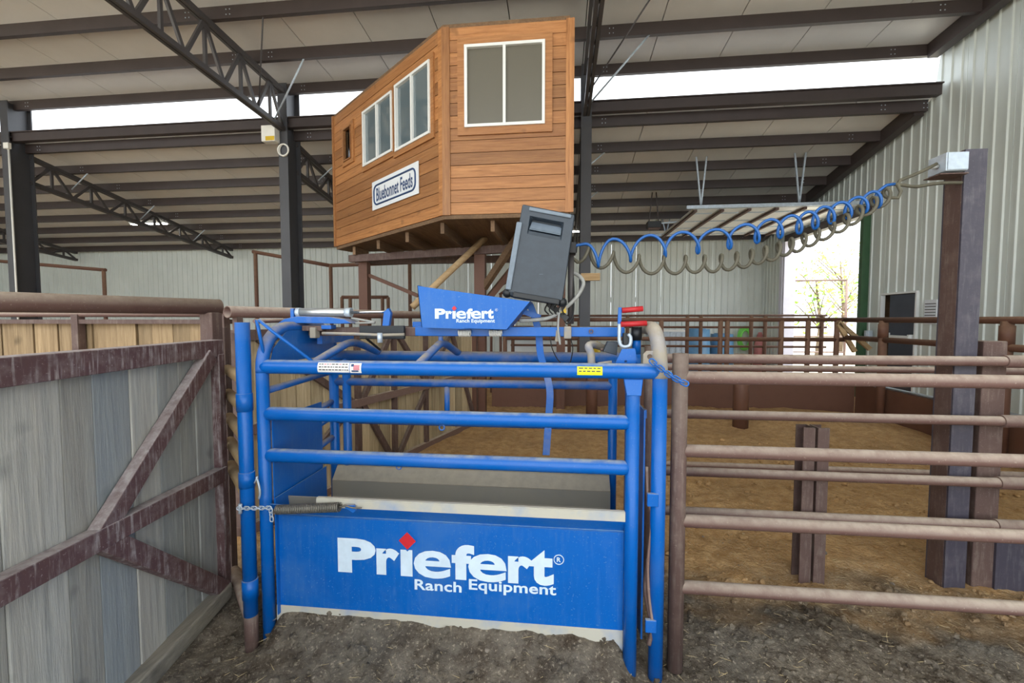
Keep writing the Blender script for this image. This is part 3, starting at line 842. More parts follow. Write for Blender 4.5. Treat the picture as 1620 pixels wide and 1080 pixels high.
# ------------------------------------------------------------------ plank gate standing open beside the camera
GH = V(-2.015, 2.37, 0); GD = V(0.198, -0.980, 0).normalized(); GN = V(-GD.y, GD.x, 0)
gate = thing('plank_gate', GH, 'weathered grey plank gate with dusty steel frame swung open towards the chute', 'gate')
G = lambda s, z, k=0.0: GH + GD * s + GN * k + V(0, 0, z)
def gsz(px, py): q = atp(px, py, GH + GN * 0.04, GN); return (q - GH).dot(GD), q.z
GL = 2.5; s = 0.05
ws = [0.16, 0.13, 0.15, 0.17, 0.19, 0.14, 0.22, 0.15, 0.18, 0.2, 0.16, 0.21, 0.17, 0.19, 0.2]
for w in ws:
    if s + w > GL: w = GL - s
    if w < 0.03: break
    k = random.uniform(-0.002, 0.002)
    MB().beam(G(s + w / 2, 0.06 + random.uniform(-0.01, 0.02), k), G(s + w / 2, 1.45, k), w - 0.002, 0.028, up=GN).obj('plank', 'grey_plank', gate, 0.005)
    s += w
MB().beam(G(0.0, 1.485, 0.02), G(GL + 0.03, 1.485, 0.02), 0.075, 0.095).obj('top_rail', 'gate_steel', gate, 0.004)
nd_s, nd_z = gsz(152, 852)
zm = gsz(345, 752)[1]
MB().beam(G(0.03, zm, 0.045), G(GL, zm + (nd_z - zm) * GL / nd_s, 0.045), 0.055, 0.085).obj('mid_rail', 'gate_steel', gate, 0.004)
MB().beam(G(nd_s, nd_z, 0.044), G(0.12, 1.45, 0.044), 0.05, 0.085, up=GN.cross(GD)).obj('brace', 'gate_steel', gate, 0.004)
MB().beam(G(nd_s, nd_z, 0.046), G(0.06, 0.07, 0.046), 0.05, 0.085).obj('brace', 'gate_steel', gate, 0.004)
MB().beam(G(0.03, 0.05, 0.03), G(GL, 0.05, 0.03), 0.1, 0.09).obj('bottom_rail', 'grey_log', gate, 0.01)
for sx in (0.03, GL): MB().beam(G(sx, 0.04, 0.03), G(sx, 1.45, 0.03), 0.06, 0.06, up=GN).obj('stile', 'gate_steel', gate, 0.004)
# heavy hinge post and its overhead pipe
hp = thing('hinge_post', V(-2.065, 2.42, -0.08), 'brown square steel post carrying the thick top pipe beside the plank gate', 'post')
MB().box(V(-2.07, 2.425, 0.80), (0.08, 0.08, 1.78)).obj('shaft', 'rust_post', hp, 0.004)
for z in (0.35, 1.2): MB().tube([GH + V(0.02, 0.03, z - 0.06), GH + V(0.02, 0.03, z + 0.06)], 0.02, 10).obj('hinge_barrel', 'rust_post', hp)
d = V(-0.34, -0.79, 0).normalized()
p0 = V(-2.07, 2.425, 1.725)
tp = thing('top_pipe', p0 + d * 1.2 - V(0, 0, 0.045), 'thick dusty brown pipe running over the plank gate towards the camera', 'pipe')
MB().tube([p0 - d * 0.05, p0 + d * 2.7], 0.045, 20).obj('pipe', 'rust_pipe', tp)
MB().tube([p0 + d * 2.6 - V(0, 0, 1.78), p0 + d * 2.6], 0.05, 14).obj('leg', 'rust_post', tp)

# brown plank fence running off to the left behind it
pf = thing('plank_fence', (-5.0, 3.25, 0), 'rough brown plank fence behind the thick pipe at the left', 'fence')
x = -2.62
while x > -8.6:
    w = random.choice((0.13, 0.16, 0.19, 0.22))
    k = random.uniform(-0.012, 0.012)
    MB().box((x - w / 2, 3.25 + k, 0.82), (w - 0.008, 0.03, 1.6 )).obj('plank', 'brown_plank', pf)
    x -= w
MB().box((-5.6, 3.22, 1.632), (6.0, 0.1, 0.035)).obj('cap_rail', 'rust_post', pf)
MB().box((-5.6, 3.3, 0.5), (6.0, 0.06, 0.1)).obj('back_rail', 'rust_post', pf)
for xx in (-2.62, -3.9, -5.2, -6.5, -8.0):
    MB().box((xx, 3.19, 0.83), (0.06, 0.06, 1.72)).obj('post', 'rust_post', pf)
MB().tube([(-2.62, 3.19, 1.69), (-8.6, 3.19, 1.69)], 0.022, 10).obj('top_rail', 'rust_pipe', pf)

# plank partition with braces behind the chute
FS, FE = V(-2.45, 3.05, 0), V(-1.36, 6.9, 0)
FD = (FE - FS).normalized(); FN = V(FD.y, -FD.x, 0); FL = (FE - FS).length
bp = thing('plank_partition', FS, 'tan plank partition with crossed steel braces behind the blue chute', 'partition')
Fp = lambda s, z, k=0.0: FS + FD * s + FN * k + V(0, 0, z)
s = 0.06
while s < FL - 0.05:
    w = min(random.choice((0.14, 0.16, 0.18)), FL - s); k = random.uniform(-0.006, 0.006)
    MB().beam(Fp(s + w / 2, 0.0, k), Fp(s + w / 2, 1.52, k), w - 0.008, 0.028, up=FN).obj('plank', 'tan_plank', bp)
    s += w
MB().beam(Fp(0, 1.53, 0.03), Fp(FL, 1.53, 0.03), 0.06, 0.08).obj('top_rail', 'rust_post', bp)
MB().beam(Fp(0, 0.03, 0.03), Fp(FL, 0.03, 0.03), 0.08, 0.08).obj('bottom_rail', 'rust_pipe', bp)
MB().beam(Fp(0, 0.80, 0.04), Fp(FL, 0.80, 0.04), 0.06, 0.08).obj('mid_rail', 'rust_pipe', bp)
for sx in (0.03, 1.3, 1.9, 2.55, FL - 0.03): MB().beam(Fp(sx, 0, 0.03), Fp(sx, 1.55, 0.03), 0.06, 0.06, up=FN).obj('post', 'rust_post', bp)
for (a, za, b, zb) in ((1.25, 0.80, 0.2, 0.1), (1.25, 0.80, 0.2, 1.5), (1.35, 0.8, 1.85, 1.5), (1.35, 0.8, 1.85, 0.05), (2.6, 0.80, 1.95, 0.05), (2.6, 0.8, 3.2, 1.5), (2.6, 0.8, 1.95, 1.5), (3.9, 0.1, 3.2, 1.5)):
    MB().beam(Fp(a, za, 0.04), Fp(b, zb, 0.04), 0.04, 0.06).obj('brace', 'rust_post', bp)
MB().box((-1.4, 6.86, 0.82), (0.17, 0.17, 1.75)).obj('end_post', 'far_rust', bp)
pp = thing('open_pipe', Fp(FL / 2, 1.7), 'long dusty pipe with an open end lying above the plank partition', 'pipe')
MB().pipe(Fp(-0.02, 1.705), Fp(FL - 0.1, 1.705), 0.0445, 0.006, 24).obj('pipe', 'rust_pipe', pp)
for sx in (0.06, 1.9, FL - 0.25): MB().beam(Fp(sx, 1.56), Fp(sx, 1.67), 0.05, 0.05, up=FN).obj('stub', 'rust_post', pp)

# rails of the wing panel between gate post and chute
wp = thing('wing_panel', (-1.8, 2.3, 0), 'tan pipe rail panel squeezed between the gate post and the blue gate post', 'fence panel')
a0, b0 = V(-2.05, 2.52, 0), V(-1.64, 2.12, 0)
for z in (1.34, 1.19, 1.04, 0.89, 0.74, 0.06):
    MB().tube([a0 + V(0, 0, z), b0 + V(0, 0, z)], 0.031, 14).obj('rail', 'rust_pipe' if z < 0.1 else 'rail_tan', wp)
MB().box(a0 + V(-0.06, 0.05, 0.79), (0.05, 0.05, 1.62)).obj('post', 'rust_post', wp)
MB().prism([a0 + V(0.02, 0, 1.3), b0 + V(0, 0, 1.3), b0 + V(0, 0, 1.44)], (0.02, 0.02, 0)).obj('gusset', 'dust_caked', wp)

# ------------------------------------------------------------------ the blue roping chute
CY, CB = 2.09, 2.80
X0, XI, XO = -1.51, 0.335, 0.455
chute = thing('roping_chute', (-0.55, 2.45, 0), 'blue steel roping chute with bar sides and lettered lower panel', 'chute')
RB = 0.033
def part(mb, name, mat, bevel=0.0, parent=None, label=None): return mb.obj(name, mat, parent or chute, bevel, label)
# end frames: bent tube going over the chute
def end_frame(X, r, zc, ztop, mat_low, mat_arch):
    part(MB().tube([(X, CY, -0.12), (X, CY, zc)], r, 16), 'post', mat_low)
    part(MB().tube([(X, CB, -0.03), (X, CB, zc)], r, 16), 'post', mat_low)
    rad = ztop - zc
    pts = [V(X, CY, zc - 0.02)] + arc((X, CY + rad, zc), (0, -1, 0), (0, 0, 1), rad, 0, math.pi / 2, 8) + arc((X, CB - rad, zc), (0, 0, 1), (0, 1, 0), rad, 0, math.pi / 2, 8) + [V(X, CB, zc - 0.02)]
    part(MB().tube(pts, r * 1.02, 16), 'arch', mat_arch)
end_frame(X0, 0.031, 1.40, 1.605, 'blue_paint', 'blue_worn')
end_frame(XO, 0.034, 1.40, 1.605, 'blue_paint', 'dust_caked')
part(MB().tube([(X0 + 0.005, CY, 1.41), (X0 + 0.03, CY, 1.41), (XO - 0.03, CY, 1.41), (XO - 0.005, CY, 1.41)], [0.03, 0.036, 0.036, 0.032], 18), 'top_bar', 'blue_paint')
part(MB().tube([(X0, CB, 1.41), (XO, CB, 1.41)], 0.034, 18), 'top_bar', 'blue_worn')
# inner right post with flattened head
part(MB().tube([(XI, CY, -0.12), (XI, CY, 1.30)], 0.032, 16), 'post', 'blue_paint')
part(MB().add([V(XI - 0.032, CY - 0.032, 1.30), V(XI + 0.032, CY - 0.032, 1.30), V(XI + 0.032, CY + 0.032, 1.30), V(XI - 0.032, CY + 0.032, 1.30),
               V(XI - 0.044, CY - 0.008, 1.375), V(XI + 0.044, CY - 0.008, 1.375), V(XI + 0.044, CY + 0.012, 1.375), V(XI - 0.044, CY + 0.012, 1.375)],
              [(0, 1, 5, 4), (1, 2, 6, 5), (2, 3, 7, 6), (3, 0, 4, 7), (4, 5, 6, 7), (3, 2, 1, 0)]), 'flattened_head', 'blue_paint', 0.004)
for z in (1.17, 0.955):
    part(MB().tube([(X0 + 0.01, CY, z), (X0 + 0.026, CY, z), (X0 + 0.045, CY, z), (XI - 0.045, CY, z), (XI - 0.026, CY, z), (XI - 0.01, CY, z)], [0.02, 0.031, 0.0345, 0.0345, 0.031, 0.02], 18), 'side_bar', 'blue_paint')
for z in (1.235, 0.98):
    part(MB().tube([(X0, CB, z), (XI, CB, z)], 0.027, 14), 'side_bar', 'blue_worn')
for xx in (X0 + 0.09, XI - 0.01): part(MB().tube([(xx, CB, -0.02), (xx, CB, 1.40)], 0.028, 14), 'post', 'blue_paint')
part(MB().tube([(-0.735, CB, 0.98), (-0.735, CB, 1.22)], 0.018, 10), 'stay', 'blue_worn')
# lower side panels folded from sheet
def fold(prof, x0, x1, t, mat, name):
    m = MB(); n = len(prof)
    for i in range(n - 1):
        (y0, z0), (y1, z1) = prof[i], prof[i + 1]
        d = V(0, y1 - y0, z1 - z0).normalized(); nn = V(0, d.z, -d.y) * t
        a = [V(x0, y0, z0), V(x1, y0, z0), V(x1, y1, z1), V(x0, y1, z1)]
        m.add(a + [p + nn for p in a], [(0, 1, 2, 3), (7, 6, 5, 4), (0, 4, 5, 1), (1, 5, 6, 2), (2, 6, 7, 3), (3, 7, 4, 0)])
    return part(m, name, mat)
PX0, PX1 = X0 + 0.03, XI - 0.03
PY = 2.115
fold([(2.08, 0.704), (PY + 0.012, 0.636), (PY, 0.632), (PY, 0.147)], PX0, PX1, 0.004, 'blue_sheet', 'lower_panel')
fold([(2.098, 0.744), (2.079, 0.744), (2.079, 0.702)], at(501, 795, Y=2.08).x, PX1, 0.004, 'cream_edge', 'top_lip')
part(MB().box(((PX0 + PX1) / 2, PY + 0.004, 0.085), (PX1 - PX0, 0.02, 0.13)), 'toe_strip', 'cream_edge')
fold([(2.80, 0.675), (2.77, 0.672), (2.70, 0.60), (2.70, 0.50), (2.55, 0.10)], PX0, PX1, 0.004, 'pan_inside', 'inner_panel')
fold([(2.20, 0.70), (2.30, 0.10)], PX0, PX1, 0.004, 'pan_inside', 'inner_panel')
part(MB().box(((PX0 + PX1) / 2, 2.425, 0.09), (PX1 - PX0, 0.3, 0.02)), 'floor_pan', 'pan_inside')
# left end: solid door sheets and rails
part(MB().box((X0 + 0.035, 2.34, 0.91), (0.006, 0.47, 0.46)), 'end_sheet', 'blue_sheet')
part(MB().box((X0 + 0.05, 2.34, 0.42), (0.006, 0.5, 0.62)), 'end_sheet', 'blue_sheet')
part(MB().prism([(X0 + 0.02, 2.12, 1.42), (X0 + 0.02, 2.79, 1.42), (X0 + 0.02, 2.78, 1.5), (X0 + 0.02, 2.62, 1.6), (X0 + 0.02, 2.28, 1.6), (X0 + 0.02, 2.15, 1.5)], (0.006, 0, 0)), 'arch_sheet', 'blue_sheet')
for z, ys in ((1.30, CY), (1.10, 2.56), (1.0, 2.56), (0.86, 2.56)): part(MB().tube([(X0 - 0.005, ys, z - 0.02), (X0 - 0.005, CB, z + 0.005)], 0.019, 12), 'end_rail', 'blue_worn')
part(MB().box((X0 + 0.1, 2.66, 1.55), (0.03, 0.4, 0.09)), 'gate_header', 'blue_worn')
# right end: sliding tail gate sheet and its worn strap
part(MB().box((XI + 0.062, 2.44, 0.66), (0.008, 0.62, 1.12)), 'end_sheet', 'blue_sheet')
part(MB().box((XI + 0.068, 2.16, 1.2), (0.01, 0.04, 0.04)), 'sheet_lug', 'blue_worn')
for z in (0.82, 0.22):
    part(MB().box((XO - 0.03, CY - 0.03, z), (0.05, 0.02, 0.06)), 'clip', 'blue_paint', 0.003)
part(MB().tube(smooth_path([(XI + 0.075, 2.13, 0.95), (XI + 0.08, 2.11, 0.8), (XI + 0.095, 2.09, 0.72), (XI + 0.08, 2.09, 0.5), (XI + 0.085, 2.08, 0.35), (XI + 0.1, 2.06, 0.22)]), 0.008, 6), 'worn_strap', 'rust_pipe')
part(MB().tube(smooth_path([(XI + 0.09, 2.13, 0.5), (XI + 0.075, 2.11, 0.36), (XI + 0.1, 2.08, 0.2), (XI + 0.085, 2.07, 0.12)]), 0.012, 6), 'worn_strap', 'rust_post')
# overhead cross arms
for (xa, xb, post) in ((-1.25, -1.19, False), (-0.70, -0.655, True)):
    xm = (xa + xb) / 2
    part(MB().tube(smooth_path([(xa, CY, 1.42), (xm, 2.33, 1.492), (xm, 2.45, 1.512), (xm, 2.58, 1.50), (xb, CB, 1.43)], 5), 0.022, 12), 'cross_arm', 'blue_worn')
    if post: part(MB().tube([(xm, 2.45, 1.5), (xm, 2.45, 1.56)], 0.014, 10), 'arm_stub', 'blue_worn')
# overhead beam
zbm = 1.582
part(MB().box((-0.24, 2.45, zbm), (1.16, 0.05, 0.052)), 'overhead_beam', 'blue_paint', 0.004)
part(MB().box((-1.13, 2.45, zbm - 0.002), (0.66, 0.046, 0.05)), 'overhead_beam', 'rust_post', 0.004)
part(MB().box((-1.0, 2.40, zbm - 0.005), (0.26, 0.03, 0.075)), 'clamp_plate', 'dark_plastic', 0.004)
part(MB().box((-0.74, 2.49, zbm + 0.03), (0.22, 0.04, 0.05)), 'beam_splice', 'blue_paint', 0.004)
for px in (735, 784):
    q = at(px, 527, Y=2.41)
    pts = [q + V(-0.035 + 0.07 * i / 60, 0.016 * math.cos(i * 0.785), 0.016 * math.sin(i * 0.785)) for i in range(61)]
    part(MB().tube(pts, 0.0042, 6), 'beam_spring', 'white_paint')
q = at(898, 526, Y=2.41)
part(MB().box(q + V(0, 0.03, 0), (0.04, 0.09, 0.066)), 'beam_clamp', 'dust_caked', 0.006)
q = at(935, 524, Y=2.423); part(MB().pipe(q + V(0, 0.002, 0), q + V(0, -0.012, 0), 0.012, 0.004, 14), 'bolt_bushing', 'rust_post')
# air cylinder and head-gate linkage on top, left
a, b = at(470, 494, Y=2.43), at(556, 494, Y=2.43)
part(MB().tube([a, b], 0.024, 18), 'air_cylinder', 'aluminium')
cyl = part(MB().tube([a + (b - a) * 0.0, a + (b - a) * 0.07], 0.027, 18), 'cylinder_cap', 'galv')
part(MB().tube([a + (b - a) * 0.90, b], 0.027, 18), 'cylinder_cap', 'galv')
part(MB().tube([b, at(612, 493, Y=2.43)], 0.008, 10), 'piston_rod', 'chrome')
q = at(466, 496, Y=2.43); part(MB().box(q, (0.02, 0.05, 0.06)), 'cylinder_bracket', 'blue_worn')
pl = [at(px, py, Y=2.36) for px, py in ((436, 513), (450, 504), (470, 500), (520, 501), (545, 505), (556, 511), (540, 512), (470, 511))]
part(MB().prism(pl, (0, 0.12, 0)), 'curved_guard', 'blue_worn', 0.003)
pl = [at(px, py, Y=2.40) for px, py in ((607, 493), (614, 487), (618, 495), (614, 522), (604, 522))]
part(MB().prism(pl, (0, 0.03, 0)), 'lever_plate', 'blue_paint', 0.002)
part(MB().tube([at(510, 527, Y=2.3), at(560, 528, Y=2.3), at(602, 530, Y=2.3), at(640, 529, Y=2.32)], 0.008, 8), 'link_rod', 'dust_caked')
q = at(601, 533, Y=2.29); part(MB().tube([q + V(0, 0, 0.022), q - V(0, 0, 0.03)], 0.014, 10), 'link_bolt', 'galv')
part(MB().tube([at(577, 533, Y=2.38), at(601, 553, Y=2.6)], 0.007, 8), 'link_rod', 'black_rubber')
part(MB().box(at(500, 519, Y=2.42), (0.12, 0.09, 0.03)), 'latch_block', 'rust_post', 0.004)
part(MB().box(at(520, 517, Y=2.4), (0.06, 0.06, 0.025)), 'latch_block', 'blue_worn', 0.004)
part(MB().box(at(498, 526, Y=2.38), (0.035, 0.05, 0.06)), 'latch_block', 'dust_caked', 0.004)
part(MB().tube(smooth_path([at(556, 503, Y=2.42), at(585, 508, Y=2.42), at(592, 510, Y=2.42), at(560, 511, Y=2.42)]), 0.006, 6), 'air_line', 'cable_dusty')
part(MB().tube([at(403, 508, Y=2.2), at(480, 506, Y=2.7)], 0.012, 8), 'tie_rod', 'rust_pipe')
# inverted V rod on the left post
apex = at(406, 506, Y=2.07)
part(MB().tube([at(420, 573, Y=2.09), at(410, 525, Y=2.075), apex, at(410, 506, Y=2.07), at(430, 523, Y=2.075), at(498, 574, Y=2.09)], 0.0085, 8), 'bent_rod', 'blue_paint')
# control housing with lettering
HY = 2.33
hs = [(660, 452), (838, 477), (800, 522), (667, 518)]
hp4 = [at(px, py, Y=HY) for px, py in hs]
house = part(MB().prism(hp4, (0, 0.005, 0)), 'control_housing', 'blue_sheet')
dep = V(0, 0.24, 0)
def plate(a, b, name='housing_side', mat='blue_sheet'):
    return part(MB().add([a, b, b + dep, a + dep, a + V(0.003, 0, 0.003), b + V(0.003, 0, 0.003), b + dep + V(0.003, 0, 0.003), a + dep + V(0.003, 0, 0.003)],
        [(0, 1, 2, 3), (7, 6, 5, 4), (0, 4, 5, 1), (1, 5, 6, 2), (2, 6, 7, 3), (3, 7, 4, 0)]), name, mat, 0, house)
plate(hp4[0], hp4[3]); plate(hp4[1], hp4[2]); plate(hp4[3], hp4[2], 'housing_base')
MB().prism([p + dep for p in hp4], (0, 0.005, 0)).obj('housing_back', 'blue_sheet', house)

def logo(pl_y, P_tl, P_bl, right_px, sub, reg, parent):
    """heavy wordmark with a red diamond over the i, small line below, registered mark"""
    o = at(*P_bl, Y=pl_y); top = at(*P_tl, Y=pl_y); e = at(*right_px, Y=pl_y)
    h = top.z - o.z; W = e.x - o.x; w = None
    for li, (ch, f0, f1, hh) in enumerate((('P', 0.0, 0.184, 1.0), ('r', 0.187, 0.296, 0.77), ('\u0131', 0.302, 0.358, 0.76), ('e', 0.364, 0.538, 0.78), ('f', 0.541, 0.644, 1.0), ('e', 0.617, 0.791, 0.78), ('r', 0.797, 0.906, 0.77), ('t', 0.893, 1.0, 0.98))):
        mb, _ = text_mb(ch, o + V(W * f0, 0, 0), V(1, 0, 0), V(0, 0, 1), W * (f1 - f0), h * hh, 0.022 if ch == 'e' else 0.05, 0.0006 + 0.0004 * (li % 2))
        if w is None: w = mb.obj('wordmark', 'letter_white', parent)
        else: mb.obj('letter', 'letter_white', w)
    dc = V(o.x + (e.x - o.x) * sub[4], pl_y - 0.0012, o.z + h * 1.02)
    k = h * 0.25
    for kk, mat, dy in ((1.22, 'blue_sheet', 0.0), (1.0, 'letter_red', -0.0008)):
        q = dc + V(0, dy, 0)
        MB().prism([q + V(-k * kk, 0, 0), q + V(0, 0, -k * kk), q + V(k * kk, 0, 0), q + V(0, 0, k * kk)], (0, 0.0005, 0)).obj('diamond', mat, w)
    a = at(sub[0], sub[1], Y=pl_y); b = at(sub[2], sub[1], Y=pl_y)
    for word, f0, f1 in (('Ranch', 0.0, 0.34), ('Equipment', 0.392, 1.0)):
        mb, _ = text_mb(word, a + (b - a) * f0, V(1, 0, 0), V(0, 0, 1), (b.x - a.x) * (f1 - f0), h * sub[3], 0.022, 0.0006, 1.03)
        mb.obj('tagline_word', 'letter_white', w)
    c = at(*reg, Y=pl_y); s = h * 0.13
    MB().tube(arc(c + V(0, -0.0006, 0), (1, 0, 0), (0, 0, 1), s, 0, 2 * math.pi, 20)[:-1], s * 0.1, 5, closed=True).obj('registered_ring', 'letter_white', w)
    mb, _ = text_mb('R', c + V(-s * 0.42, 0, -s * 0.5), V(1, 0, 0), V(0, 0, 1), s * 0.85, s, 0.03, 0.0006)
    mb.obj('registered_letter', 'letter_white', w)
logo(PY - 0.006, (535, 850), (535, 904), (876, 922), (656, 932, 880, 0.30, 0.335), (884, 885), chute)
logo(HY - 0.002, (688, 488), (688, 504), (781, 510), (722, 510, 783, 0.36, 0.335), (785.5, 490), house)
# stickers wrapped on the top bar
def sticker(x0, x1, a0, a1, mat, name, r=0.0366, parent=None):
    m = MB(); n = 5; vs = []
    for i in range(n + 1):
        a = a0 + (a1 - a0) * i / n
        for xx in (x0, x1): vs.append(V(xx, CY - r * math.cos(a), 1.41 + r * math.sin(a)))
    m.add(vs, [(2 * i, 2 * i + 1, 2 * i + 3, 2 * i + 2) for i in range(n)], True)
    return m.obj(name, mat, parent or chute)
xa, xb, xc = at(503, 581, Y=2.06).x, at(553, 581, Y=2.06).x, at(572, 581, Y=2.06).x
st = sticker(xa, xb, R(-35), R(48), 'sticker_white', 'notice_sticker')
rnd = random.Random(3)
for i, a in enumerate((32, 10, -12)):
    x = xa + 0.008
    while x < xb - 0.012:
        w = rnd.uniform(0.006, 0.016); sticker(x, x + w, R(a - 4), R(a + 4), 'sticker_red' if i == 0 and rnd.random() < .4 else 'sticker_ink', 'print_mark', 0.037, st); x += w + 0.004
st2 = sticker(xb + 0.003, xc, R(-38), R(45), 'sticker_white', 'emblem_sticker')
sticker(xb + 0.022, xc - 0.008, R(-12), R(28), 'sticker_red', 'print_mark', 0.037, st2)
sticker(xb + 0.010, xb + 0.024, R(15), R(36), 'letter_navy', 'print_mark', 0.037, st2)
sticker(xb + 0.012, xc - 0.014, R(-26), R(-14), 'letter_navy', 'print_mark', 0.037, st2)
xa, xb = at(913, 587, Y=2.06).x, at(953, 587, Y=2.06).x
st3 = sticker(xa, xb, R(-28), R(38), 'sticker_yellow', 'warning_sticker')
for a in (24, 2):
    x = xa + 0.008
    while x < xb - 0.014:
        w = rnd.uniform(0.008, 0.02); sticker(x, x + w, R(a - 4), R(a + 4), 'sticker_ink', 'print_mark', 0.037, st3); x += w + 0.006
# return spring on the lower panel
def helix(p0, p1, r, turns, rw, seg=6, per=10):
    p0, p1 = Vector(p0), Vector(p1); d = (p1 - p0).normalized(); u = d.orthogonal().normalized(); w = d.cross(u)
    n = int(turns * per)
    return MB().tube([p0 + (p1 - p0) * i / n + u * r * math.cos(2 * math.pi * i / per) + w * r * math.sin(2 * math.pi * i / per) for i in range(n + 1)], rw, seg)
sp0, sp1 = at(438, 806, Y=2.05), at(537, 802, Y=2.05)
part(helix(sp0, sp1, 0.021, 36, 0.0042, 5, 10), 'return_spring', 'spring_steel')
part(MB().tube(smooth_path([sp1, at(546, 800, Y=2.05), at(558, 803, Y=2.05), at(572, 803, Y=2.05)]), 0.0045, 6), 'spring_hook', 'spring_steel')
part(MB().prism([at(px, py, Y=2.066) for px, py in ((545, 797), (562, 797), (565, 806), (560, 810), (548, 802))], (0, -0.012, 0)), 'spring_bracket', 'blue_worn', 0.002)
# rings hanging below bars
for (px, py) in ((631, 738), (699, 676)):
    q = at(px, py, Y=2.09)
    part(MB().tube(arc(q, (1, 0, 0), (0, 0, 1), 0.013, 0, 2 * math.pi, 14)[:-1], 0.0035, 6, closed=True), 'ring', 'blue_worn')
# bent flat pull bar hanging through the chute
def strap(pts, w, t, mat, name, wdir=V(1, 0, 0)):
    m = MB(); pts = [Vector(p) for p in pts]; vs = []
    for p in pts: vs += [p - wdir * w / 2, p + wdir * w / 2, p + wdir * w / 2 + V(0, t, 0), p - wdir * w / 2 + V(0, t, 0)]
    fs = []
    for i in range(len(pts) - 1):
        a, b = 4 * i, 4 * i + 4
        fs += [(a + k, a + (k + 1) % 4, b + (k + 1) % 4, b + k) for k in range(4)]
    e = 4 * (len(pts) - 1); fs += [(3, 2, 1, 0), (e, e + 1, e + 2, e + 3)]
    return part(m.add(vs, fs), name, mat, 0.002)
strap(smooth_path([at(838, 480, Y=2.5), at(845, 500, Y=2.5), at(852, 525, Y=2.5), at(855, 560, Y=2.5), at(864, 590, Y=2.5), at(870, 620, Y=2.48), at(868, 660, Y=2.46), at(864, 720, Y=2.44)], 4), 0.04, 0.008, 'blue_worn', 'pull_bar')
part(MB().beam(at(826, 492, Y=2.5), at(855, 502, Y=2.5), 0.02, 0.03), 'pull_bracket', 'blue_paint')
# tail-gate levers with red grips, right end
part(MB().tube([at(1007, 560, Y=2.3), at(1007, 532, Y=2.3)], 0.022, 14), 'lever_socket', 'blue_paint')
part(MB().tube([at(1007, 584, Y=2.3), at(1007, 560, Y=2.3)], 0.022, 14), 'lever_socket', 'blue_paint')
part(MB().tube([at(1007, 538, Y=2.3), at(1007, 517, Y=2.3)], 0.027, 14), 'socket_collar', 'dark_plastic')
for (a, b, c) in (((984, 491), (1017, 488), (982, 518)), ((982, 513), (1023, 511), (981, 545))):
    part(MB().tube([at(*a, Y=2.25), at(*b, Y=2.25)], 0.0135, 12), 'red_grip', 'red_grip', 0, None, 'red rubber grip')
part(MB().beam(at(981, 486, Y=2.26), at(979, 530, Y=2.26), 0.018, 0.012, up=(0, 1, 0)), 'lever_arm', 'blue_paint', 0.002)
part(MB().tube(smooth_path([at(980, 512, Y=2.25), at(980, 540, Y=2.25), at(986, 548, Y=2.25), at(996, 546, Y=2.25), at(998, 535, Y=2.25), at(994, 528, Y=2.25)]), 0.009, 8), 'lever_hook', 'galv')
part(MB().box(at(990, 536, Y=2.28), (0.03, 0.04, 0.06)), 'latch_block', 'dark_plastic', 0.004)
GUSSET = [at(px, py, Y=2.16) for px, py in ((970, 582), (984, 552), (1006, 551), (1006, 582))]
part(MB().prism([at(px, py, Y=2.3) for px, py in ((954, 556), (962, 540), (978, 541), (976, 562))], (0, 0.06, 0)), 'latch_cover', 'black_plastic', 0.003)
part(MB().tube(smooth_path([at(936, 580, Y=2.3), at(935, 560, Y=2.32), at(931, 548, Y=2.34), at(938, 545, Y=2.4), at(952, 549, Y=2.5)]), 0.02, 12), 'bent_pipe', 'dust_caked')
part(MB().tube([at(946, 577, Y=2.25), at(968, 574, Y=2.25)], 0.013, 10), 'pivot_tube', 'dust_caked')
part(MB().tube([at(950, 553, Y=2.35), at(975, 556, Y=2.35)], 0.008, 8), 'latch_rod', 'rust_post')
def holed(poly, c, r, t, name, mat, n=28):
    """flat plate in the XZ plane with a round hole through it"""
    y0 = poly[0].y; out = []; inn = []
    for k in range(n):
        a = 2 * math.pi * (k + 0.37) / n; dx, dz = math.cos(a), math.sin(a); best = 1e9
        for i in range(len(poly)):
            p, q = poly[i], poly[(i + 1) % len(poly)]; ex, ez = q.x - p.x, q.z - p.z
            den = dx * ez - dz * ex
            if abs(den) < 1e-12: continue
            tt = ((p.x - c.x) * ez - (p.z - c.z) * ex) / den; uu = ((p.x - c.x) * dz - (p.z - c.z) * dx) / den
            if tt > 0 and -1e-6 <= uu <= 1 + 1e-6: best = min(best, tt)
        out.append(V(c.x + dx * best, y0, c.z + dz * best)); inn.append(V(c.x + dx * r, y0, c.z + dz * r))
    d = V(0, t, 0); vs = out + inn + [p + d for p in out] + [p + d for p in inn]; fs = []
    for k in range(n):
        j = (k + 1) % n
        fs += [(k, j, n + j, n + k), (2 * n + j, 2 * n + k, 3 * n + k, 3 * n + j), (j, k, 2 * n + k, 2 * n + j), (n + k, n + j, 3 * n + j, 3 * n + k)]
    return part(MB().add(vs, fs), name, mat)
holed(GUSSET, at(990, 571.5, Y=2.16), 0.007, 0.01, 'gusset', 'blue_paint')
ear = [at(px, py, Y=2.10) for px, py in ((1017, 583), (1018, 560), (1023, 555), (1036, 555), (1041, 566), (1041, 583))]
holed(ear, at(1028, 564, Y=2.10), 0.012, 0.012, 'chain_lug', 'dust_caked')

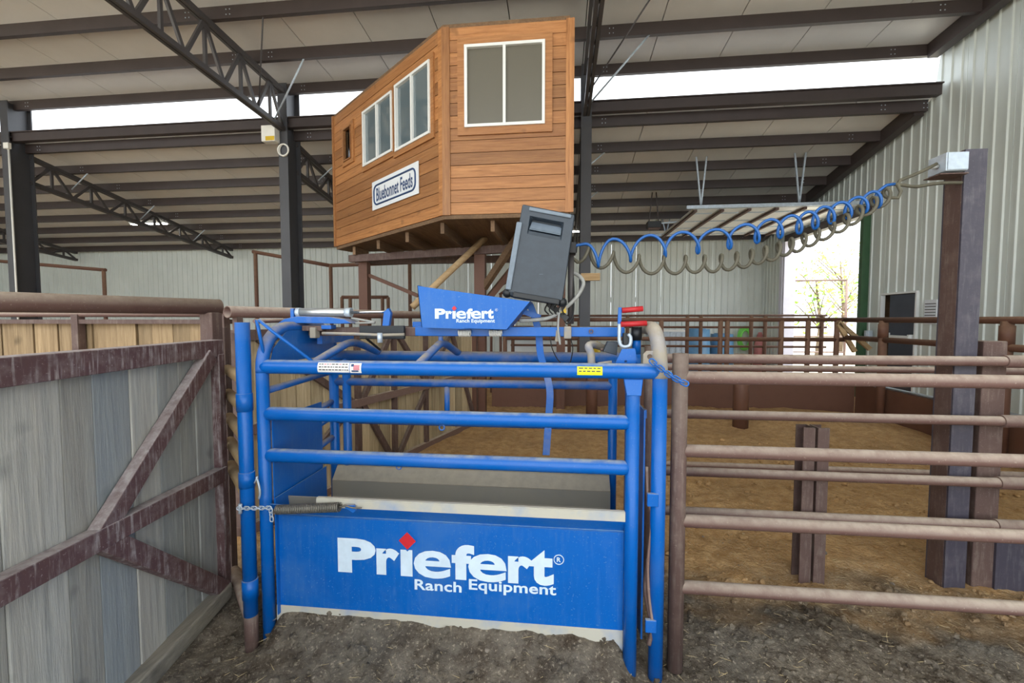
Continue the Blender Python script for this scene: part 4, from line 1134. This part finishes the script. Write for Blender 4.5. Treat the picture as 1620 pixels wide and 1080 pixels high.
def chain(p0, p1, n, mat, sag, name, label, wire=0.0032, L=0.03, W=0.0095):
    t = thing(name, (Vector(p0) + Vector(p1)) / 2 - V(0, 0, 0.02), label, 'chain')
    p0, p1 = Vector(p0), Vector(p1)
    for i in range(n):
        s = (i + 0.5) / n
        c = p0.lerp(p1, s) - V(0, 0, sag * 4 * s * (1 - s))
        s2 = s + 0.01; c2 = p0.lerp(p1, s2) - V(0, 0, sag * 4 * s2 * (1 - s2))
        d = (c2 - c).normalized(); u = d.cross(V(0, 1, 0)).normalized()
        if u.length < 0.1: u = V(1, 0, 0)
        if i % 2: u = d.cross(u).normalized()
        pts = []
        for k in range(12):
            a = 2 * math.pi * k / 12
            pts.append(c + u * W * math.cos(a) + d * (L * 0.5 - W) * (1 if math.sin(a) > 0 else -1) + d * W * math.sin(a))
        MB().tube(pts, wire, 5, closed=True).obj('link', mat, t)
    return t
chain(at(1030, 570, Y=2.05), at(1086, 607, Y=1.98), 9, 'blue_paint', 0.01, 'lug_chain', 'blue chain stretched from the chute lug across the rusty post', 0.0036, 0.036, 0.011)
chain(at(376, 804, Y=1.99), at(428, 803, Y=2.0), 9, 'galv', 0.0, 'tie_chain', 'galvanised chain wrapped around the blue gate post', 0.003, 0.028, 0.009)
chain(at(428, 804, Y=2.0), at(430, 824, Y=2.0), 3, 'galv', 0.0, 'chain_tail', 'short galvanised chain tail dangling beside the coil spring', 0.003, 0.028, 0.009)
# separate blue gate post with sleeves beside the chute
gp = thing('gate_post', at(388, 1020, Y=2.05), 'blue round gate post with sleeve collars left of the chute', 'post')
gx, gy = at(389, 700, Y=2.05).x, 2.05
MB().tube([(gx, gy, 0.13), (gx, gy, 1.635)], 0.034, 18).obj('shaft', 'blue_paint', gp)
MB().tube([(gx, gy, -0.1), (gx, gy, 0.18)], 0.0335, 18).obj('bare_foot', 'rust_post', gp)
for z0, z1 in ((1.19, 1.28), (0.80, 0.88), (0.22, 0.32)):
    MB().tube([(gx, gy, z0), (gx, gy, z1)], 0.038, 18).obj('sleeve', 'blue_paint', gp)
MB().tube([(gx - 0.03, gy + 0.06, 0.2), (gx - 0.03, gy + 0.06, 0.75)], 0.02, 10).obj('side_tube', 'blue_worn', gp)
q = at(412, 770, Y=2.03)
MB().tube(smooth_path([q + V(-0.02, 0, 0.05), q + V(0.0, -0.01, 0.01), q + V(0.004, -0.01, -0.03), q + V(-0.01, 0, -0.06)]), 0.005, 6).obj('hook', 'galv', gp)
MB().tube([q + V(-0.01, -0.005, 0.055), q + V(-0.028, -0.005, 0.02)], 0.004, 6).obj('hook', 'galv', gp)
MB().tube([at(380, 797, Y=2.0), at(380, 812, Y=2.0)], 0.009, 8).obj('bolt', 'galv', gp)

# ------------------------------------------------------------------ plastic case on its pole above the chute
TY = 2.36
oc = [(826, 322), (910, 339), (889, 483), (801, 468)]
case = thing('equipment_case', at(845, 476, Y=TY + 0.08), 'tilted dark blue-grey plastic equipment case mounted above the chute', 'case')
O = [at(px, py, Y=TY) for px, py in oc]
def bil(s, t_): return O[0].lerp(O[1], s).lerp(O[3].lerp(O[2], s), t_)
I = [bil(s, t_) for s, t_ in ((0.20, 0.12), (0.80, 0.12), (0.80, 0.25), (0.20, 0.25))]
dv = V(0, 0.17, 0); iv = V(0, 0.045, 0)
m = MB()
vs = O + I + [p + iv for p in I] + [p + dv for p in O]
m.add(vs, [(0, 1, 5, 4), (1, 2, 6, 5), (2, 3, 7, 6), (3, 0, 4, 7), (4, 5, 9, 8), (5, 6, 10, 9), (6, 7, 11, 10), (7, 4, 8, 11), (8, 9, 10, 11),
          (1, 0, 12, 13), (2, 1, 13, 14), (3, 2, 14, 15), (0, 3, 15, 12), (13, 12, 15, 14)][:])
for f in range(len(m.f)): m.f[f] = tuple(reversed(m.f[f]))
m.obj('shell', 'black_plastic', case, 0.02)
m = MB(); m.add([bil(.22, .235) + iv * .1, bil(.79, .235) + iv * .1, bil(.79, .15) + iv * .9, bil(.22, .15) + iv * .9], [(0, 1, 2, 3)])
m.prism([bil(.21, .25) + iv * .05, bil(.79, .25) + iv * .05, bil(.79, .20) + iv * .5, bil(.21, .20) + iv * .5], (0, 0.004, 0)).obj('handle_floor', 'grey_plastic', case)
for (s0, t0, s1, t1) in ((0.0, 0.22, 0.0, 0.95), ):
    MB().beam(bil(0.015, 0.2) + V(0, -0.004, 0), bil(0.015, 0.93) + V(0, -0.004, 0), 0.03, 0.02, up=(0, 1, 0)).obj('edge_rail', 'grey_plastic', case, 0.005)
MB().beam(bil(0.5, 0.015) + V(-0.1, 0, 0.01), bil(0.5, 0.015) + V(0.12, 0, -0.036), 0.02, 0.02, up=(0, 1, 0)).obj('top_rib', 'grey_plastic', case, 0.005)
MB().beam(bil(0.12, 0.97) - V(0, 0.004, 0), bil(0.95, 0.97) - V(0, 0.004, 0), 0.03, 0.03, up=(0, 1, 0)).obj('bottom_rim', 'dark_plastic', case, 0.005)
for s_ in (0.0, 1.0):
    MB().ball(bil(s_, 0.965) + V(0, 0.02, 0), 0.026, 10, 6).obj('corner_foot', 'dark_plastic', case)
MB().tube([bil(1.03, 0.4) + V(0, 0.12, 0), at(903, 512, Y=2.5)], 0.017, 12).obj('pole', 'truss', case)
MB().beam(bil(0.75, 1.0) + V(0, 0.12, 0), at(898, 505, Y=2.47), 0.03, 0.03).obj('mount', 'dark_plastic', case)
MB().box(bil(1.02, 0.34) + V(0.0, 0.1, 0), (0.05, 0.1, 0.06)).obj('gland', 'black_rubber', case, 0.004)
MB().beam(bil(0.5, 0.5) + V(-0.01, -0.001, -0.1), bil(0.5, 0.5) + V(0.01, -0.001, -0.1), 0.001, 0.001).obj('seam_mark', 'grey_plastic', case)
# cables under the case
cb = thing('cable_loom', at(880, 500, Y=2.5), 'dusty corrugated cable loom looping below the plastic case', 'cable')
def cable(pts, r, mat='cable_dusty', nm='cable'):
    return MB().tube(smooth_path([at(px, py, Y=y_) for px, py, y_ in pts]), r, 7).obj(nm, mat, cb)
cable([(905, 430, 2.5), (918, 438, 2.47), (923, 450, 2.46), (912, 470, 2.46), (893, 488, 2.45), (870, 502, 2.45), (845, 506, 2.45), (822, 507, 2.45)], 0.011)
cable([(903, 415, 2.5), (907, 440, 2.48), (908, 470, 2.47), (906, 500, 2.47), (897, 512, 2.47), (890, 500, 2.47)], 0.004, 'black_rubber')
cable([(886, 484, 2.45), (884, 500, 2.43), (883, 520, 2.41), (886, 545, 2.4)], 0.006)
cable([(871, 515, 2.43), (872, 545, 2.43), (880, 565, 2.44), (888, 575, 2.46)], 0.003, 'black_rubber')
cable([(901, 530, 2.43), (906, 550, 2.43), (903, 570, 2.44), (898, 582, 2.46)], 0.003, 'black_rubber')
for k in range(5): cable([(866 + k * 7, 480 + k, 2.44), (862 + k * 7, 490, 2.43), (868 + k * 6, 497, 2.44)], 0.004, 'black_rubber')
MB().prism([at(px, py, Y=2.44) for px, py in ((886, 494), (895, 485), (896, 495))], (0, 0.02, 0)).obj('yellow_plug', 'yellow_paint', cb)
MB().prism([at(px, py, Y=2.42) for px, py in ((880, 522), (885, 524), (888, 540), (878, 540))], (0, 0.02, 0)).obj('plug', 'dust_caked', cb)

# ------------------------------------------------------------------ coiled hoses to the tall post
def coil(peaks, below, Rv, k0, k1, Rd, rw, mat, name, label, lead_in, lead_out, sign, Y0, Y1):
    n = len(peaks); pts = [at(px, py, Y=y_) for px, py, y_ in lead_in]; per = 18
    x0, x1 = peaks[0][0], peaks[-1][0]
    for i in range(n - 1):
        for k in range(per):
            s = k / per
            a, b = peaks[i], peaks[i + 1]
            px, py = a[0] + (b[0] - a[0]) * s, a[1] + (b[1] - a[1]) * s
            Yd = Y0 + (Y1 - Y0) * (px - x0) / (x1 - x0)
            sc = 1.0 - 0.3 * (px - x0) / (x1 - x0)
            c = at(px, py + below * sc * sign, Y=Yd)
            ph = 2 * math.pi * s
            pitch = (at(b[0], b[1], Y=Yd) - at(a[0], a[1], Y=Yd)).length
            rk = pitch / (2 * math.pi) * (k0 + (k1 - k0) * (px - x0) / (x1 - x0))
            pts.append(c + V(rk * math.sin(ph), -Rd * math.sin(ph), Rv * sc * sign * math.cos(ph)))
    pts += [at(px, py, Y=y_) for px, py, y_ in lead_out]
    o = MB().tube(pts, rw, 8).obj(name, mat); tag(o, label, 'hose'); return o
bp_ = [(925, 386), (969, 378), (1027, 372), (1078, 367), (1131, 363), (1178, 355), (1218, 347), (1251, 341), (1278, 335), (1302, 327), (1329, 320), (1355, 312), (1380, 303), (1398, 297)]
coil(bp_, 20, 0.07, 0.85, 1.9, 0.02, 0.0085, 'blue_hose', 'coiled_hose', 'bright blue coiled air hose stretched from case to tall post',
     [(903, 396, 2.5), (912, 388, 2.5)], [(1402, 293, 2.74), (1415, 291, 2.75)], 1, 2.5, 2.74)
gp_ = [(914, 415), (950, 424), (991, 431), (1031, 433), (1069, 433), (1100, 431), (1129, 430), (1153, 427), (1178, 423), (1200, 417), (1222, 412), (1242, 404), (1262, 398), (1282, 389), (1304, 379), (1329, 367), (1349, 355), (1371, 340), (1394, 327), (1412, 312)]
coil(gp_, 15, 0.052, 0.8, 1.5, 0.02, 0.0095, 'grey_hose', 'coiled_cable', 'dusty grey-brown coiled cable hanging below the blue hose',
     [(902, 400, 2.5), (906, 408, 2.5)], [(1421, 313, 2.74), (1425, 303, 2.74), (1420, 292, 2.75), (1424, 285, 2.76), (1445, 277, 2.77), (1465, 268, 2.78), (1482, 259, 2.78)], -1, 2.5, 2.74)
o = MB().tube(smooth_path([at(px, py, Y=y_) for px, py, y_ in ((1412, 291, 2.75), (1430, 293, 2.76), (1450, 295, 2.78), (1475, 291, 2.82), (1500, 289, 2.88), (1522, 289, 2.93))]), 0.0095, 8).obj('air_line', 'grey_hose')
tag(o, 'straight grey hose end joining the blue coil to the tall post', 'hose')
# ------------------------------------------------------------------ steel posts and near fences on the right
HPX, HPY = 2.405, 2.985
hpst = thing('steel_post', (HPX, HPY, -0.05), 'tall dark steel H-beam post holding the hoses and silver box', 'post')
zt = at(1540, 236, Y=2.92).z
for yy in (HPY - 0.065, HPY + 0.065): MB().box((HPX, yy, zt / 2 - 0.05), (0.118, 0.012, zt + 0.1)).obj('flange', 'dark_beam', hpst)
MB().box((HPX, HPY, zt / 2 - 0.05), (0.012, 0.12, zt + 0.1)).obj('web', 'rust_post', hpst)
MB().box((HPX - 0.055, HPY, zt / 2 - 0.05), (0.012, 0.115, zt + 0.1)).obj('side_plate', 'rust_post', hpst)
q = at(1511, 256, Y=2.86)
jb = thing('metal_box', q - V(0, 0, 0.06), 'silver galvanised junction box bolted to the tall post', 'box')
MB().box(q + V(0, 0.05, 0), (0.115, 0.13, 0.105)).obj('case', 'galv', jb, 0.004)
MB().box(q + V(0.0, -0.018, 0), (0.106, 0.008, 0.096)).obj('cover', 'galv', jb)
MB().tube([q + V(-0.06, 0.04, -0.01), q + V(-0.1, 0.03, -0.015)], 0.013, 10).obj('cable_gland', 'cable_dusty', jb)
MB().box(q + V(0.0, 0.06, -0.064), (0.15, 0.12, 0.006)).obj('mount_plate', 'rust_post', jb)
def pipe_fence(name, p0, p1, zs, posts, r, rp, ptop, mat, label, group=None, sleeve=None, pmat=None):
    p0, p1 = Vector(p0), Vector(p1); d = (p1 - p0).normalized(); L = (p1 - p0).length
    t = thing(name, p0.lerp(p1, 0.5), label, 'fence', group)
    for z in zs:
        MB().tube([p0 + V(0, 0, z), p1 + V(0, 0, z)], r, 14).obj('rail', mat, t)
        if sleeve: MB().tube([p0 + d * sleeve + V(0, 0, z), p1 + V(0, 0, z)], r * 1.28, 14).obj('sleeve', mat, t)
    for s_ in posts:
        q = p0 + d * s_
        MB().tube([q + V(0, 0, -0.05), q + V(0, 0, ptop)], rp, 14).obj('post', pmat or mat, t)
    return t
nz = [at(1100, y_, Y=2.15).z for y_ in (597, 713, 824, 929)]
nf = pipe_fence('pipe_fence', (0.56, 2.15, 0), (5.6, 2.15, 0), nz, [0.0, 3.9], 0.0305, 0.037, 1.49, 'rust_pipe', 'near fence of dusty brown pipe rails joined to the chute by its round post', pmat='rust_post')
bz = [at(1100, y_, Y=2.86).z for y_ in (567, 655, 746, 809)]
bf = pipe_fence('pipe_fence', (0.56, 2.86, 0), (5.8, 2.86, 0), bz, [0.0, 4.6], 0.029, 0.035, 1.48, 'rust_pipe', 'second fence of pipe rails with welded sleeves right behind the near fence', sleeve=2.0, pmat='rust_post')
cz = [at(1100, y_, Y=4.1).z for y_ in (581, 735)]
cf = pipe_fence('pipe_fence', (0.62, 4.1, 0), (6.0, 4.1, 0), cz, [0.02, 4.5], 0.028, 0.035, 1.25, 'rust_pipe', 'low two-rail pipe fence farther back across the sand', sleeve=2.9, pmat='rust_post')
# slotted channel post under the second fence
cx = at(1281, 800, Y=2.95).x; ct = at(1281, 686, Y=2.95).z
cp = thing('channel_post', (cx, 2.95, -0.05), 'short post of two steel channels with a slot between them', 'post')
for s_ in (-1, 1):
    m = MB(); m.box((cx + s_ * 0.012, 2.95, ct / 2), (0.008, 0.1, ct + 0.1)).box((cx + s_ * 0.044, 2.995, ct / 2), (0.062, 0.008, ct + 0.1)).box((cx + s_ * 0.044, 2.905, ct / 2), (0.062, 0.008, ct + 0.1))
    m.obj('channel', 'rust_post', cp)
# second square post and dark kick plate on the far right
sx = at(1556, 700, Y=2.98).x
sp = thing('square_post', (sx, 2.98, -0.05), 'brown square steel post just right of the tall dark post', 'post')
MB().box((sx, 2.99, 0.74), (0.13, 0.11, 1.56)).obj('shaft', 'rust_post', sp, 0.006)
kp = MB().box((sx + 0.85, 2.93, 0.14), (1.6, 0.02, 0.42)).obj('kick_plate', 'dark_beam'); tag(kp, 'dark rust-spotted steel kick plate at the foot of the square post', 'plate')

# ------------------------------------------------------------------ pens farther back
def far_fence(p0, p1, zs, posts, r, rp, ptop, label, braces=(), collar=False):
    t = pipe_fence('pen_fence', p0, p1, zs, posts, r, rp, ptop, 'far_rust', label)
    p0, p1 = Vector(p0), Vector(p1); d = (p1 - p0).normalized()
    for (a, za, b, zb) in braces: MB().beam(p0 + d * a + V(0, 0, za), p0 + d * b + V(0, 0, zb), 0.05, 0.06).obj('brace', 'brace_timber', t)
    if collar:
        for s_ in posts: MB().tube([p0 + d * s_ + V(0, 0, 1.36), p0 + d * s_ + V(0, 0, 1.58)], rp * 1.18, 14).obj('collar', 'far_rust', t)
    return t
far_fence((5.0, 3.4, 0), (5.0, 8.42, 0), [1.64, 1.33], [1.45, 2.17, 3.0, 4.1], 0.042, 0.058, 1.63, 'rusty pen fence with thick collared posts along the pale edged kick wall', (), True)
fb = far_fence((-1.1, 8.46, 0), (5.06, 8.46, 0), [1.645, 1.29], [0.03, 1.45, 2.95, 4.0, 4.12, 5.05, 5.5, 5.98], 0.038, 0.042, 1.63, 'rusty two-rail pen fence standing behind the low kick wall')
for a_, b_ in (((1326, 509), (1376, 552)), ((1326, 512), (1352, 556))): MB().beam(at(*a_, Y=8.4), at(*b_, Y=8.4), 0.06, 0.07).obj('brace', 'brace_timber', fb)
far_fence((-1.2, 10.6, 0), (5.9, 10.6, 0), [1.735, 1.47, 1.03], [0.05, 1.4, 2.75, 4.1, 4.4, 5.5, 5.8, 7.0], 0.026, 0.042, 1.73, 'thin brown three-rail pen fence standing in front of the pale back wall')
# low steel kick walls round the sand yard
kw = MB().box((1.9, 8.3, 0.3), (6.4, 0.05, 0.62)).obj('kick_wall', 'far_rust'); tag(kw, 'low dark rusty steel kick wall across the back of the sand yard', 'low wall')
kw = thing('kick_wall', (5.12, 5.6, 0), 'low dark kick wall with a pale pipe along its top edge beside the sand yard', 'low wall')
MB().box((5.12, 5.6, 0.27), (0.05, 5.3, 0.56)).obj('sheet', 'far_rust', kw)
MB().tube([(5.12, 2.95, 0.56), (5.12, 8.25, 0.56)], 0.03, 10).obj('edge_pipe', 'aluminium', kw)
def stub(px, py, w, top_px, label):
    p = at(px, py, Z=0.0); r = w / 2 * p.y / F_PX
    o = MB().tube([(p.x, p.y, -0.08), (p.x, p.y, at(px, top_px, Y=p.y).z)], r, 14).obj('stub_post', 'far_rust'); tag(o, label, 'post')
stub(1171, 676, 22, 560, 'thick short rusty pipe post standing alone in the sand')
stub(936, 664, 18, 560, 'short rusty pipe post seen between the chute bars')
# goods along the back wall
def drum(px, py_bot, Y, r, h, mat, label):
    x = at(px, 540, Y=Y).x
    t = thing('drum', (x, Y, 0), label, 'drum')
    MB().tube([(x, Y, 0.0), (x, Y, h * 0.3), (x, Y, h * 0.34), (x, Y, h * 0.38), (x, Y, h * 0.62), (x, Y, h * 0.66), (x, Y, h * 0.7), (x, Y, h)], [r, r, r * 1.04, r, r, r * 1.04, r, r * 0.97], 18).obj('body', mat, t)
    MB().tube([(x, Y, h - 0.01), (x, Y, h + 0.02)], r * 0.7, 16).obj('lid', mat, t)
drum(1102, 0, 14.1, 0.38, 1.35, 'blue_drum', 'pale blue plastic drum by the back wall, left of the green hose')
drum(1142, 0, 14.3, 0.33, 1.2, 'blue_drum', 'shorter pale blue drum tucked beside the taller blue drum')
drum(937, 0, 9.2, 0.17, 1.18, 'yellow_paint', 'small yellow drum behind the steel column')
hx = at(1177, 540, Y=14.78).x
hh = thing('garden_hose', (hx, 14.75, 0.6), 'bright green hose coiled on the back wall', 'hose')
for k in range(3): MB().tube(arc((hx, 14.74 - 0.03 * k, 1.05), (0.55, 0, 0), (0, 0, 1), 0.36 - 0.05 * k, 0, 2 * math.pi, 24)[:-1], 0.035, 7, closed=True).obj('loop', 'green_hose', hh)
MB().box((hx, 14.8, 1.36), (0.12, 0.1, 0.06)).obj('hanger', 'galv', hh)
px_ = at(1202, 540, Y=14.5).x
o = MB().tube([(px_, 14.5, 0), (px_, 14.5, 0.9), (px_, 14.5, 1.25)], [0.2, 0.16, 0.05], 12).obj('feed_sack', 'pink_plastic'); tag(o, 'dull pink sack standing against the back wall', 'sack')
sb = thing('metal_shed', (at(1052, 540, Y=13.6).x, 13.6, 0), 'grey ribbed metal feeder box by the back wall', 'feeder')
q = WL[sb.name]
MB().box(q + V(0, 0, 0.65), (1.0, 0.7, 1.3)).obj('box', 'galv', sb); MB().box(q + V(0, 0, 1.32), (1.1, 0.8, 0.05)).obj('lid', 'white_metal', sb)
for k in range(6): MB().box(q + V(-0.42 + k * 0.168, -0.36, 0.65), (0.04, 0.03, 1.2)).obj('rib', 'galv', sb)
q = V(at(845, 546, Y=11.8).x, 11.8, 0)
bt = thing('stock_tank', q, 'long white stock tank with dark rim seen through the pen rails', 'tank')
MB().tube([q + V(-0.9, 0, 0.75), q + V(-0.75, 0, 0.75), q + V(0.75, 0, 0.75), q + V(0.9, 0, 0.75)], [0.28, 0.42, 0.42, 0.28], 18).obj('body', 'white_metal', bt)
MB().box(q + V(0, 0, 1.16), (1.5, 0.5, 0.05)).obj('rim', 'black_rubber', bt)
for s_ in (-0.5, 0.5): MB().box(q + V(s_, 0, 0.2), (0.1, 0.6, 0.45)).obj('leg', 'rust_post', bt)
# old pipe frames against the back wall at the left
def drop(px, py, Y): p = at(px, py, Y=Y); return [p, Vector((p.x, p.y, 0.0))]
def frame3(rails, legs, Y, r, label):
    P = [[at(px, py, Y=Y) for px, py in s_] for s_ in rails]
    L = [drop(px, py, Y) for px, py in legs]
    c = P[0][0].copy(); c.z = 0
    t = thing('pipe_hoop', c, label, 'pipe hoop')
    for s_ in P: MB().tube(s_, r, 10).obj('rail', 'far_rust', t)
    for s_ in L: MB().tube(s_, r, 10).obj('leg', 'far_rust', t)
frame3([[(-60, 408), (167, 427)]], [(164, 427), (-58, 408)], 11.8, 0.05, 'tall thin pipe frame between the two left columns')
frame3([[(400, 398), (522, 420)], [(522, 420), (652, 415)]], [(523, 420), (648, 415), (404, 399)], 10.6, 0.045, 'tall bent pipe frame behind the booth stilt')
frame3([[(541, 470), (614, 470)]], [(541, 470), (554, 471), (605, 470), (614, 470)], 10.0, 0.04, 'small low pipe hoop with four legs behind the open pipe')
frame3([[(775, 463), (832, 426)], [(790, 466), (840, 432)]], [(777, 463), (792, 466)], 9.8, 0.03, 'pair of slanting handrail pipes beyond the booth post')

# ------------------------------------------------------------------ clods, pebbles, straw
rnd = random.Random(11)
def clods(n, x0, x1, y0, y1, s0, s1, mat, label, name):
    m = MB()
    for i in range(n):
        x, y = rnd.uniform(x0, x1), rnd.uniform(y0, y1); s_ = s0 + (s1 - s0) * rnd.random() ** 3
        b = len(m.v); m.ball((x, y, ground_z(x, y) + s_ * 0.25), s_, 5, 4, (rnd.uniform(.7, 1.4), rnd.uniform(.7, 1.4), rnd.uniform(.5, .9)))
        for k in range(b, len(m.v)): m.v[k] += V(rnd.uniform(-1, 1), rnd.uniform(-1, 1), rnd.uniform(-1, 1)) * s_ * 0.22
        for k in range(len(m.sm) - 15, len(m.sm)): m.sm[k] = False
    o = m.obj(name, mat); tag(o, label, kind='stuff'); return o
clods(5200, -1.75, 4.0, 1.05, 2.9, 0.003, 0.024, 'dirt', 'crumbled dirt clods scattered in front of the chute', 'dirt_clods')
clods(700, 0.6, 4.5, 2.6, 6.5, 0.006, 0.035, 'dirt', 'sandy clods churned up in the yard', 'sand_clods')
clods(160, -1.6, 4.0, 1.1, 4.0, 0.004, 0.016, 'pebble', 'small pale pebbles lying on the dirt', 'pebbles')
m = MB()
for i in range(1500):
    x, y = rnd.uniform(-1.7, 4.0), rnd.uniform(1.0, 3.2); a = rnd.uniform(0, 6.28); L = rnd.uniform(0.015, 0.07); w = 0.0012
    z = ground_z(x, y) + 0.004 + rnd.random() * 0.006
    d = V(math.cos(a), math.sin(a), rnd.uniform(-.15, .25)) * L; n_ = V(-math.sin(a), math.cos(a), 0) * w
    p = V(x, y, z); k = V(0, 0, 0.0015)
    m.add([p - n_, p + n_, p + d, p + k + d * 0.5], [(0, 1, 3), (1, 2, 3), (2, 0, 3), (0, 2, 1)])
o = m.obj('straw', 'straw'); tag(o, 'dry straw bits strewn over the dirt', kind='stuff')
def rock(px, py, s_, label):
    p = at(px, py, Z=0.05); m = MB().ball(p + V(0, 0, 0.0), s_, 8, 6, (1.3, 0.9, 0.7))
    for k in range(len(m.v)): m.v[k] += noise.noise_vector(m.v[k] * 25) * s_ * 0.35
    m.sm = [False] * len(m.sm)
    o = m.obj('dirt_lump', 'dirt'); tag(o, label, 'lump')
rock(566, 1032, 0.04, 'large grey dirt lump in front of the lettered panel')
